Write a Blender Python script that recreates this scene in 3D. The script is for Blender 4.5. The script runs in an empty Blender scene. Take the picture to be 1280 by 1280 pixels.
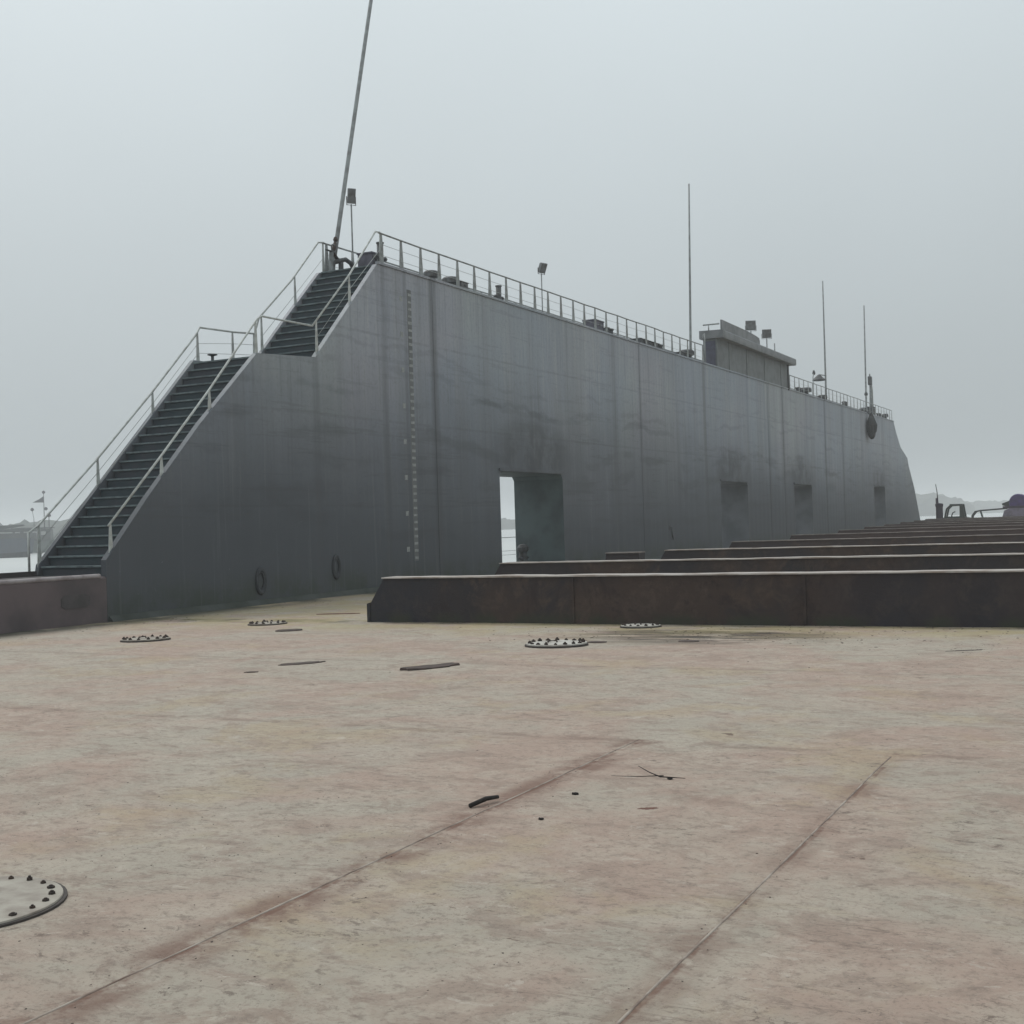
import bpy, bmesh, math, random
from mathutils import Vector, Matrix, noise
random.seed(7)
S = bpy.context.scene
COL = S.collection
R = math.radians

# ---------------------------------------------------------------- camera
F = 1580.0
roll, pitch, yaw = math.atan(0.031), math.atan(15 / F), math.atan(800 / F)
fw = Vector((-math.sin(yaw), math.cos(yaw), 0)); rt = Vector((math.cos(yaw), math.sin(yaw), 0)); up = Vector((0, 0, 1))
f2 = fw * math.cos(pitch) + up * math.sin(pitch); u2 = up * math.cos(pitch) - fw * math.sin(pitch)
r3 = rt * math.cos(roll) - u2 * math.sin(roll); u3 = u2 * math.cos(roll) + rt * math.sin(roll)
cd = bpy.data.cameras.new('camera'); cam = bpy.data.objects.new('camera', cd); COL.objects.link(cam)
m = Matrix((r3, u3, -f2)).transposed().to_4x4(); m.translation = (0, 0, 1.6)
cam.matrix_world = m
cd.sensor_width = 36; cd.lens = 36 * F / 1280; cd.clip_start = 0.05; cd.clip_end = 20000
S.camera = cam

# ---------------------------------------------------------------- sky, sun, exposure
SUN_EL, SUN_AZ = R(52), R(-62)        # azimuth measured from +Y towards +X
w = bpy.data.worlds.new('World'); S.world = w; w.use_nodes = True
nt = w.node_tree; nt.nodes.clear()
N = nt.nodes.new; L = nt.links.new
out = N('ShaderNodeOutputWorld'); bg = N('ShaderNodeBackground'); sky = N('ShaderNodeTexSky')
sky.sky_type = 'NISHITA'; sky.sun_disc = False; sky.sun_elevation = SUN_EL; sky.sun_rotation = SUN_AZ
sky.air_density = 1.5; sky.dust_density = 6.0; sky.ozone_density = 1.0
hs = N('ShaderNodeHueSaturation'); hs.inputs['Saturation'].default_value = 0.10
mx = N('ShaderNodeMix'); mx.data_type = 'RGBA'; mx.inputs[0].default_value = 0.90
mx.inputs[7].default_value = (5.9, 6.35, 6.65, 1)      # the even overcast layer
wtc = N('ShaderNodeTexCoord'); wsp = N('ShaderNodeSeparateXYZ'); wmr = N('ShaderNodeMapRange')
L(wtc.outputs['Generated'], wsp.inputs[0]); L(wsp.outputs['Z'], wmr.inputs[0])
for i_, v_ in ((1, -.02), (2, .75), (3, .60), (4, 1.49)): wmr.inputs[i_].default_value = v_
wvm = N('ShaderNodeVectorMath'); wvm.operation = 'SCALE'; wvm.inputs[0].default_value = (5.65, 6.32, 6.60)
wno = N('ShaderNodeTexNoise'); wno.inputs['Scale'].default_value = 2.2; wno.inputs['Detail'].default_value = 3
wm2 = N('ShaderNodeMapRange'); L(wtc.outputs['Generated'], wno.inputs['Vector']); L(wno.outputs['Fac'], wm2.inputs[0])
for i_, v_ in ((1, .3), (2, .7), (3, .965), (4, 1.035)): wm2.inputs[i_].default_value = v_
wmu = N('ShaderNodeMath'); wmu.operation = 'MULTIPLY'; L(wmr.outputs[0], wmu.inputs[0]); L(wm2.outputs[0], wmu.inputs[1])
L(wmu.outputs[0], wvm.inputs['Scale']); L(wvm.outputs[0], mx.inputs[7])
L(sky.outputs[0], hs.inputs['Color']); L(hs.outputs[0], mx.inputs[6]); L(mx.outputs[2], bg.inputs[0])
bg.inputs[1].default_value = 0.11; L(bg.outputs[0], out.inputs[0])
sd = bpy.data.lights.new('sun', 'SUN'); sd.energy = 1.15; sd.angle = R(18); sd.color = (1.0, 0.96, 0.9)
sun = bpy.data.objects.new('sun', sd); COL.objects.link(sun)
dirv = Vector((math.sin(SUN_AZ) * math.cos(SUN_EL), math.cos(SUN_AZ) * math.cos(SUN_EL), math.sin(SUN_EL)))
sun.rotation_euler = (-dirv).to_track_quat('-Z', 'Y').to_euler(); sun.location = (0, 0, 60)
S.view_settings.view_transform = 'Standard'; S.view_settings.look = 'None'
S.view_settings.gamma = 1.0; S.view_settings.use_curve_mapping = False
S.view_settings.exposure = 0.0
S.cycles.volume_bounces = 1

# ---------------------------------------------------------------- materials
class NT:
    def __init__(s, name):
        s.m = bpy.data.materials.new(name); s.m.use_nodes = True
        s.t = s.m.node_tree; s.b = s.t.nodes['Principled BSDF']
        s.tc = s.t.nodes.new('ShaderNodeTexCoord'); s.geo = s.t.nodes.new('ShaderNodeNewGeometry')
    def n(s, k, **kw):
        x = s.t.nodes.new(k)
        for a, v in kw.items(): setattr(x, a, v)
        return x
    def l(s, a, b): s.t.links.new(a, b)
    def mapped(s, sc=(1, 1, 1), rot=(0, 0, 0), loc=(0, 0, 0)):
        mp = s.n('ShaderNodeMapping'); mp.inputs['Scale'].default_value = sc
        mp.inputs['Rotation'].default_value = rot; mp.inputs['Location'].default_value = loc
        s.l(s.geo.outputs['Position'], mp.inputs[0]); return mp.outputs[0]
    def noise(s, scale, detail=4, rough=.55, vec=None, dist=0):
        x = s.n('ShaderNodeTexNoise'); x.inputs['Scale'].default_value = scale
        x.inputs['Detail'].default_value = detail; x.inputs['Roughness'].default_value = rough
        x.inputs['Distortion'].default_value = dist
        s.l(vec if vec is not None else s.mapped(), x.inputs['Vector']); return x.outputs['Fac']
    def ramp(s, f, a, b, lo=0.0, hi=1.0):
        x = s.n('ShaderNodeMapRange'); x.interpolation_type = 'SMOOTHSTEP'
        for i, v in ((1, a), (2, b), (3, lo), (4, hi)): x.inputs[i].default_value = v
        s.l(f, x.inputs[0]); return x.outputs[0]
    def mix(s, f, a, b):
        x = s.n('ShaderNodeMix', data_type='RGBA')
        for v, i in ((f, 0), (a, 6), (b, 7)):
            if isinstance(v, (tuple, list)): x.inputs[i].default_value = (*v, 1)
            elif isinstance(v, (int, float)): x.inputs[i].default_value = v
            else: s.l(v, x.inputs[i])
        return x.outputs[2]
    def math(s, op, a, b=0.0, c=0.0):
        x = s.n('ShaderNodeMath', operation=op)
        for i, v in enumerate((a, b, c)):
            if isinstance(v, (int, float)): x.inputs[i].default_value = v
            else: s.l(v, x.inputs[i])
        return x.outputs[0]
    def xyz(s):
        x = s.n('ShaderNodeSeparateXYZ'); s.l(s.geo.outputs['Position'], x.inputs[0]); return x.outputs
    def line(s, coord, at, width, soft=None):
        d = s.math('ABSOLUTE', s.math('SUBTRACT', coord, at))
        return s.ramp(d, width * .3, width, 1.0, 0.0)
    def bump(s, h, strength=.3, dist=.02):
        x = s.n('ShaderNodeBump'); x.inputs['Strength'].default_value = strength; x.inputs['Distance'].default_value = dist
        s.l(h, x.inputs['Height']); s.l(x.outputs[0], s.b.inputs['Normal'])
    def base(s, c):
        if isinstance(c, (tuple, list)): s.b.inputs['Base Color'].default_value = (*c, 1)
        else: s.l(c, s.b.inputs['Base Color'])
    def rough(s, v, spec=.3, metal=0):
        if isinstance(v, (int, float)): s.b.inputs['Roughness'].default_value = v
        else: s.l(v, s.b.inputs['Roughness'])
        s.b.inputs['Specular IOR Level'].default_value = spec; s.b.inputs['Metallic'].default_value = metal

def simple(name, c, c2=None, scale=6, rough=.7, spec=.25, bump=.15, detail=5):
    k = NT(name); c2 = c2 or tuple(v * .7 for v in c)
    f = k.noise(scale, detail)
    k.base(k.mix(k.ramp(f, .35, .7), c, c2)); k.rough(rough, spec); k.bump(k.noise(scale * 6, 3), bump, .01)
    return k.m

def deck_material():
    k = NT('weathered_deck_paint'); X, Y, Z = k.xyz()
    rt_ = (0, 0, R(27))
    big = k.noise(.45, 7, .62, dist=.5)
    mid = k.noise(1.6, 9, .72, k.mapped((1, 1.15, 1), rt_), .4)
    fine = k.noise(11, 9, .80, k.mapped((.9, 1.1, 1), rt_))
    strk = k.noise(2.3, 10, .76, k.mapped((.8, 1.2, 1), rt_, (3, 1, 0)), .6)
    strk2 = k.noise(4.5, 9, .78, k.mapped((.8, 1.2, 1), rt_, (9, 4, 0)), .5)
    yel = k.noise(.6, 7, .66, k.mapped((1, 1, 1), (0, 0, .3), (20, 5, 0)), .5)
    c = k.mix(k.ramp(big, .42, .57), (.370, .355, .308), (.374, .305, .262))
    c = k.mix(k.ramp(mid, .45, .62, 0, .60), c, (.430, .398, .345))
    c = k.mix(k.ramp(yel, .52, .64, 0, .50), c, (.375, .318, .215))
    c = k.mix(k.ramp(strk, .50, .60, 0, .58), c, (.275, .222, .190))
    c = k.mix(k.ramp(strk2, .55, .64, 0, .45), c, (.470, .440, .390))
    c = k.mix(k.ramp(fine, .50, .62, 0, .58), c, (.205, .172, .150))
    grit = k.noise(42, 6, .85); c = k.mix(k.ramp(grit, .54, .63, 0, .55), c, (.14, .115, .10))
    # crisp chipped paint with darker primer showing, gathered in patches
    zone = k.ramp(k.noise(.7, 4, .6, k.mapped(loc=(31, 7, 0))), .48, .60)
    chip = k.ramp(k.noise(9, 8, .8, k.mapped((.8, 1.3, 1), rt_, (5, 5, 0)), .6), .575, .60)
    c = k.mix(k.math('MULTIPLY', k.math('MULTIPLY', chip, zone), .60), c, (.105, .080, .068))
    chip2 = k.ramp(k.noise(6, 8, .8, k.mapped((.8, 1.3, 1), rt_, (15, 25, 0)), .6), .60, .62)
    c = k.mix(k.math('MULTIPLY', chip2, .55), c, (.49, .465, .42))
    sp = k.noise(4.5, 6, .7, k.mapped((.7, 1.4, 1), rt_, (7, 7, 0)), .5)
    c = k.mix(k.ramp(sp, .66, .70, 0, .75), c, (.10, .062, .048))
    rs = k.noise(.9, 8, .74, k.mapped((.7, 1.2, 1), rt_, (2, 12, 0)), 1.0)
    c = k.mix(k.ramp(rs, .56, .68, 0, .36), c, (.235, .165, .135))
    # drag marks and long scratches, each set running its own way
    for rot, lo, amt in ((R(31), (1, 2, 0), .55), (R(-12), (14, 3, 0), .45), (R(75), (6, 22, 0), .4)):
        sc = k.noise(1.6, 4, .55, k.mapped((.22, 2.6, 1), (0, 0, rot), lo), .25)
        gate = k.ramp(k.noise(.55, 4, .6, k.mapped(loc=lo)), .50, .62, 0, amt)
        c = k.mix(k.math('MULTIPLY', k.ramp(k.math('ABSOLUTE', k.math('SUBTRACT', sc, .5)), .0, .0045, 1, 0), gate), c, (.12, .098, .085))
    # rust that has run along the welded seams
    wob = k.math('MULTIPLY', k.math('SUBTRACT', k.noise(1.3, 4), .5), .22)
    Xw_ = k.math('ADD', X, wob); Yw_ = k.math('ADD', Y, wob); Xw_ = k.math('ADD', X, k.math('MULTIPLY', wob, .35))
    near = k.ramp(Y, 8.62, 8.70, 1, 0)
    pn = k.ramp(k.noise(1.5, 6, .75), .42, .58, .05, 1)
    for at, wd, amt in ((-3.37, .22, .70), (-1.565, .14, .40), (-3.37, .026, .9), (-1.565, .022, .8)):
        f = k.math('MULTIPLY', k.math('MULTIPLY', k.line(Xw_, at, wd), near), k.math('MULTIPLY', pn, amt))
        c = k.mix(f, c, (.165, .100, .078))
    for at, amt in ((8.60, .50), (12.9, .28), (-2, .3), (21.5, .3)):
        f = k.math('MULTIPLY', k.math('MULTIPLY', k.line(Yw_, at, .10), k.ramp(X, -3.6, -3.3, 0, 1) if at == 8.66 else 1.0), k.math('MULTIPLY', pn, amt))
        c = k.mix(f, c, (.17, .12, .10))
    # damp, silty patch in front of the first girder
    dx = k.math('DIVIDE', k.math('ADD', X, 5.6), 2.3); dy = k.math('DIVIDE', k.math('SUBTRACT', Y, 16.6), 1.5)
    d = k.math('SQRT', k.math('ADD', k.math('MULTIPLY', dx, dx), k.math('MULTIPLY', dy, dy)))
    wet = k.math('MULTIPLY', k.ramp(d, .5, 1.1, 1, 0), k.ramp(k.noise(1.2, 6, .7, k.mapped((.4, 1.7, 1), loc=(2, 0, 0))), .43, .53))
    c = k.mix(k.math('MULTIPLY', wet, .85), c, (.120, .092, .058))
    blk = k.math('MULTIPLY', k.ramp(d, .2, 1.0, 1, 0), k.ramp(k.noise(2.4, 6, .7, k.mapped((.35, 2.0, 1), loc=(3, 3, 0)), .4), .50, .55, 0, .95))
    c = k.mix(blk, c, (.045, .036, .030))
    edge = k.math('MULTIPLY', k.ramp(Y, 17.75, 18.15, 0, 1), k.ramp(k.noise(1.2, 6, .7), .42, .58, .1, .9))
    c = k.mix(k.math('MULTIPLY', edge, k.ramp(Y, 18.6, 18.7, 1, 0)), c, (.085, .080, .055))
    silt = k.math('MULTIPLY', k.ramp(Y, 15.8, 17.8, 0, .5), k.ramp(k.noise(.9, 7, .7), .40, .56))
    c = k.mix(silt, c, (.340, .315, .165))
    # algae and a painted contact shadow at the foot of the wing wall
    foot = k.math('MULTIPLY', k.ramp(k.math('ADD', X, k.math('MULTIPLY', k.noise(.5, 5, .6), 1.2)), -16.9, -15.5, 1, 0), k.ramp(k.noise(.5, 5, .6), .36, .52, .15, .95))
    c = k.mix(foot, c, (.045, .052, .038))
    tv = k.n('ShaderNodeVectorMath', operation='MULTIPLY'); k.l(c, tv.inputs[0]); tv.inputs[1].default_value = (.965, .885, .835)
    k.base(tv.outputs[0]); k.rough(k.ramp(wet, 0, 1, .82, .45), .25)
    h = k.math('ADD', k.math('MULTIPLY', fine, .5), k.math('ADD', k.math('MULTIPLY', strk, 1.0), k.math('MULTIPLY', big, 3.0)))
    k.bump(h, .7, .03)
    return k.m

def wall_material():
    k = NT('grey_hull_paint'); X, Y, Z = k.xyz()
    big = k.noise(.16, 5, .55, dist=.4)
    run = k.noise(1.0, 6, .65, k.mapped((1, 1.1, .07)))
    run2 = k.noise(4.2, 5, .6, k.mapped((1, 1.0, .05), loc=(0, 3, 0)))
    grn = k.noise(9, 6, .7)
    blot = k.noise(.09, 4, .55, k.mapped((1, 1, 1.3), loc=(0, 11, 2)), .5)
    c = k.mix(k.ramp(big, .40, .60), (.300, .322, .332), (.295, .300, .330))
    c = k.mix(k.ramp(blot, .44, .60, 0, .7), c, (.245, .278, .325))
    c = k.mix(k.ramp(run, .40, .66, 0, .55), c, (.215, .224, .238))
    c = k.mix(k.ramp(run2, .50, .72, 0, .40), c, (.370, .378, .382))
    c = k.mix(k.ramp(grn, .46, .70, 0, .30), c, (.150, .153, .158))
    # old flooding marks (slime, tide lines), plus sky veil painted as darkening downwards
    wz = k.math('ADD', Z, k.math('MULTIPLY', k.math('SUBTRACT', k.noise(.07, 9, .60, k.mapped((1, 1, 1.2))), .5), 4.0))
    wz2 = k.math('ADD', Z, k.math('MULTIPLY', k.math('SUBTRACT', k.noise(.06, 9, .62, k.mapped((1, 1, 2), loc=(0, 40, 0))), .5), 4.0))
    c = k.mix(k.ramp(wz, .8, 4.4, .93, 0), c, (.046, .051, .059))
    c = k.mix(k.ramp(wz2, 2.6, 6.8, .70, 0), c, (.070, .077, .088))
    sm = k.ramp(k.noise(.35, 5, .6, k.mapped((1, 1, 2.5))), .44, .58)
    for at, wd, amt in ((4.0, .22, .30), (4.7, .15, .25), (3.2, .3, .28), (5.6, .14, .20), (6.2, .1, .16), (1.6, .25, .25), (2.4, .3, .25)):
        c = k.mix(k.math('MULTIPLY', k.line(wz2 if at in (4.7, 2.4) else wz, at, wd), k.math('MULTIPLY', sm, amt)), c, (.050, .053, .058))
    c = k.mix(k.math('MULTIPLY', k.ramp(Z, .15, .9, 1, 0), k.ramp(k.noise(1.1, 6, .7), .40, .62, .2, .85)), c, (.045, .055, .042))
    # fine vertical scuffs and short sharp scrapes
    vs = k.noise(7.5, 5, .65, k.mapped((1, 1.2, .035), loc=(0, 8, 3)))
    c = k.mix(k.ramp(vs, .54, .64, 0, .20), c, (.075, .078, .086))
    vs2 = k.noise(6.0, 5, .65, k.mapped((1, 1.2, .04), loc=(0, 18, 9)))
    c = k.mix(k.ramp(vs2, .57, .65, 0, .06), c, (.36, .37, .375))
    hz_ = k.noise(2.2, 6, .7, k.mapped((1, .12, 2.4), loc=(0, 2, 7)))
    c = k.mix(k.math('MULTIPLY', k.ramp(hz_, .57, .62), k.ramp(Z, 1.5, 6, .42, .15)), c, (.07, .073, .08))
    # scrapes and chipped spots with bare or primed metal
    chp = k.noise(5.5, 9, .8, k.mapped((1, 1, 1.4), loc=(3, 1, 1)), .5)
    c = k.mix(k.ramp(chp, .61, .64, 0, .35), c, (.10, .085, .078))
    c = k.mix(k.ramp(chp, .36, .33, 0, .30), c, (.34, .35, .36))
    # sooty smudge above each passage
    for yc in (36.4, 58.0, 71.2, 93.7):
        u = k.math('DIVIDE', k.math('SUBTRACT', Y, yc), 3.0); v = k.math('DIVIDE', k.math('SUBTRACT', Z, 3.7), 1.3)
        d = k.math('ADD', k.math('MULTIPLY', u, u), k.math('MULTIPLY', v, v))
        c = k.mix(k.math('MULTIPLY', k.ramp(d, .1, 1.3, .68, 0), k.ramp(k.noise(.9, 6, .7), .40, .58, .35, 1)), c, (.055, .057, .062))
    # welded plate butts with dirt drawn down them
    seam = None
    for at, wd, amt in ((27.67, .20, .45), (30.22, .30, .6), (24.62, .20, .35), (28.75, .15, .4), (36.6, .12, .2), (43.3, .3, .3), (46.0, .25, .35), (50.2, .2, .2),
                        (53.9, .3, .4), (60.6, .3, .25), (64.4, .4, .5), (67.3, .4, .4), (72.5, .3, .25), (77.1, .5, .4), (82.0, .5, .4), (88.0, .5, .25), (95.5, .5, .2)):
        f = k.math('MULTIPLY', k.line(Y, at, wd), amt)
        seam = f if seam is None else k.math('MAXIMUM', seam, f)
    for at in (2.15, 4.35, 6.55):
        seam = k.math('MAXIMUM', seam, k.math('MULTIPLY', k.line(Z, at, .05), .22))
    c = k.mix(k.math('MULTIPLY', seam, k.ramp(run2, .35, .6, .4, 1)), c, (.070, .073, .078))
    rust = k.noise(1.6, 6, .75, k.mapped((1, 1, .35), loc=(4, 4, 4)), .6)
    c = k.mix(k.ramp(rust, .64, .76, 0, .35), c, (.12, .082, .062))
    k.base(c); k.rough(.62, .3)
    # plating buckled slightly between the frames
    wv = k.n('ShaderNodeTexWave', wave_type='BANDS', bands_direction='Y', wave_profile='SIN'); wv.inputs['Scale'].default_value = .42
    wv.inputs['Distortion'].default_value = 1.2; wv.inputs['Detail'].default_value = 1; k.l(k.mapped(), wv.inputs[0])
    h = k.math('SUBTRACT', k.math('ADD', k.math('MULTIPLY', wv.outputs['Fac'], .25), k.math('MULTIPLY', grn, .12)), k.math('MULTIPLY', seam, .4))
    k.bump(h, .6, .03)
    return k.m

def girder_material():
    k = NT('rusty_girder'); X, Y, Z = k.xyz()
    a = k.noise(.5, 5, .6, k.mapped((1, 1, 1)), .5); b = k.noise(2.4, 8, .75, k.mapped((1, 1, .85)), .5); g = k.noise(18, 5, .7)
    c = k.mix(k.ramp(a, .40, .62), (.060, .042, .036), (.036, .033, .037))
    c = k.mix(k.ramp(b, .48, .66, 0, .8), c, (.086, .062, .050))
    v_ = k.noise(1.1, 7, .75, k.mapped((1, 1, .8), loc=(6, 0, 2)), .8); c = k.mix(k.ramp(v_, .52, .60, 0, .6), c, (.034, .026, .026))
    c = k.mix(k.math('MULTIPLY', k.ramp(X, -11.2, -10.4, 1, 0), .6), c, (.028, .031, .040))
    c = k.mix(k.math('MULTIPLY', k.ramp(k.math('ADD', X, b), -4.4, -3.0, 0, 1), .45), c, (.034, .034, .042))
    c = k.mix(k.ramp(g, .5, .75, 0, .5), c, (.030, .026, .026))
    c = k.mix(k.ramp(Y, 28, 62, 0, .8), c, (.082, .058, .060))
    c = k.mix(k.math('MULTIPLY', k.ramp(Z, .02, .22, 1, 0), k.ramp(k.noise(1.6, 5), .4, .6)), c, (.045, .048, .034))
    k.base(c); k.rough(.8, .2); k.bump(k.math('ADD', g, k.math('MULTIPLY', b, 2)), .35, .01)
    return k.m

def water_material():
    k = NT('river_water')
    h = k.math('ADD', k.noise(.25, 4, .6, k.mapped((1, 2.2, 1))), k.math('MULTIPLY', k.noise(1.4, 4, .6), .35))
    k.base(k.mix(k.ramp(k.noise(.01, 3), .4, .6), (.52, .53, .51), (.46, .47, .46))); k.rough(.28, .5); k.b.inputs['IOR'].default_value = 1.33
    k.bump(h, .35, .6)
    return k.m

M = dict(
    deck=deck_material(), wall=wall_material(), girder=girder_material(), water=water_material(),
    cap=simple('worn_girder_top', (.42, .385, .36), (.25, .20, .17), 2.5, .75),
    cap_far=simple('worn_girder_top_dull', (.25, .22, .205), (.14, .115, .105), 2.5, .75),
    seamtop=simple('scraped_weld', (.34, .29, .245), (.13, .085, .065), 4, .7),
    step=simple('dark_green_step', (.038, .054, .062), (.050, .054, .064), 2.5, .7),
    nosing=simple('worn_step_edge', (.15, .185, .19), (.08, .10, .105), 5, .6),
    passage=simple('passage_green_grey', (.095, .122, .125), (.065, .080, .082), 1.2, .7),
    passage_hazed=simple('passage_hazed_grey', (.15, .158, .17), (.10, .108, .116), 1.0, .7),  # greyer copy for the far passages, haze softening put into the colour
    foot=simple('algae_shade_foot', (.060, .066, .062), (.030, .036, .028), 1.3, .8),  # algae on the fillet, with contact shadow darkness painted in
    rail=simple('pale_rail_paint', (.46, .48, .46), (.30, .30, .28), 7, .55, .35),
    rail_silhouette=simple('silhouette_rail_paint', (.27, .285, .28), (.17, .17, .165), 7, .6),  # rail paint darkened to give the top rails their silhouette against the sky
    wire=simple('rail_wire', (.36, .38, .37), (.26, .26, .25), 7, .6),
    mast=simple('grey_mast_paint', (.27, .29, .29), (.18, .18, .18), 5, .6),
    dgrey=simple('dark_grey_fitting', (.085, .09, .095), (.055, .05, .048), 8, .65),
    mgrey=simple('mid_grey_fitting', (.15, .155, .16), (.09, .085, .08), 8, .65),
    violet=simple('violet_grey_fitting', (.125, .12, .15), (.08, .075, .09), 6, .65),
    cabin=simple('cabin_grey_paint', (.155, .165, .165), (.115, .12, .12), 2.2, .6),
    roof=simple('cabin_roof_paint', (.20, .205, .21), (.14, .145, .15), 2.0, .6),
    door=simple('cabin_door_paint', (.085, .085, .12), (.06, .06, .08), 4, .6),
    brown=simple('brown_bulwark_paint', (.125, .098, .100), (.078, .066, .068), 1.1, .75),
    stainbrown=simple('stained_brown_plate', (.060, .055, .055), (.085, .076, .077), 3, .8),
    darktop=simple('dark_bulwark_top', (.055, .048, .048), (.035, .033, .034), 2, .75),
    lip=simple('pale_bulwark_lip', (.30, .27, .27), (.20, .17, .17), 5, .7),
    lampgrey=simple('lamp_housing', (.20, .205, .21), (.15, .15, .15), 8, .5),
    rubber=simple('black_rubber', (.022, .022, .024), (.035, .035, .035), 12, .8),
    oldtyre=simple('grey_dusty_rubber', (.046, .049, .054), (.062, .065, .070), 6, .9),
    nut=simple('rusted_nut', (.035, .028, .025), (.06, .04, .03), 30, .8),
    cover=simple('manhole_cover_paint', (.345, .315, .268), (.20, .165, .14), 5, .75, bump=.4),
    cover_pale=simple('pale_manhole_paint', (.46, .44, .40), (.28, .25, .22), 5, .7),
    cover_side=simple('manhole_rim_rust', (.07, .058, .052), (.045, .04, .038), 12, .8),
    rustplate=simple('rusty_flat_plate', (.085, .060, .052), (.05, .04, .036), 8, .85),
    redrust=simple('red_rust', (.16, .070, .050), (.09, .05, .04), 12, .85),
    charcoal=simple('burnt_stick', (.018, .016, .016), (.03, .025, .022), 20, .85),
    blue=simple('blue_hull', (.012, .030, .055), (.012, .022, .04), .3, .6),
    greengrey=simple('green_grey_hull', (.05, .075, .065), (.04, .055, .05), .3, .6),
    shipgrey=simple('ship_upperworks', (.035, .04, .04), (.02, .025, .025), .5, .6),
    shippale=simple('ship_pale_paint', (.34, .34, .33), (.25, .25, .25), .5, .6),
    darkboat=simple('dark_boat', (.015, .02, .025), (.01, .012, .015), .6, .6),
    flag=simple('dark_flag_cloth', (.04, .045, .055), (.05, .04, .045), 2, .9),
    green=simple('dark_green_machine', (.035, .050, .046), (.05, .055, .05), 4, .6),
    purple=simple('purple_machine', (.075, .045, .17), (.05, .035, .10), 3, .5),
    lilac=simple('faded_lilac_paint', (.20, .175, .235), (.13, .11, .14), 3, .6),
    plum=simple('dark_plum_post', (.050, .034, .058), (.035, .028, .04), 5, .7),
    bank=simple('wooded_bank', (.035, .044, .036), (.055, .06, .046), .05, .95, .05, 0),
)

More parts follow.
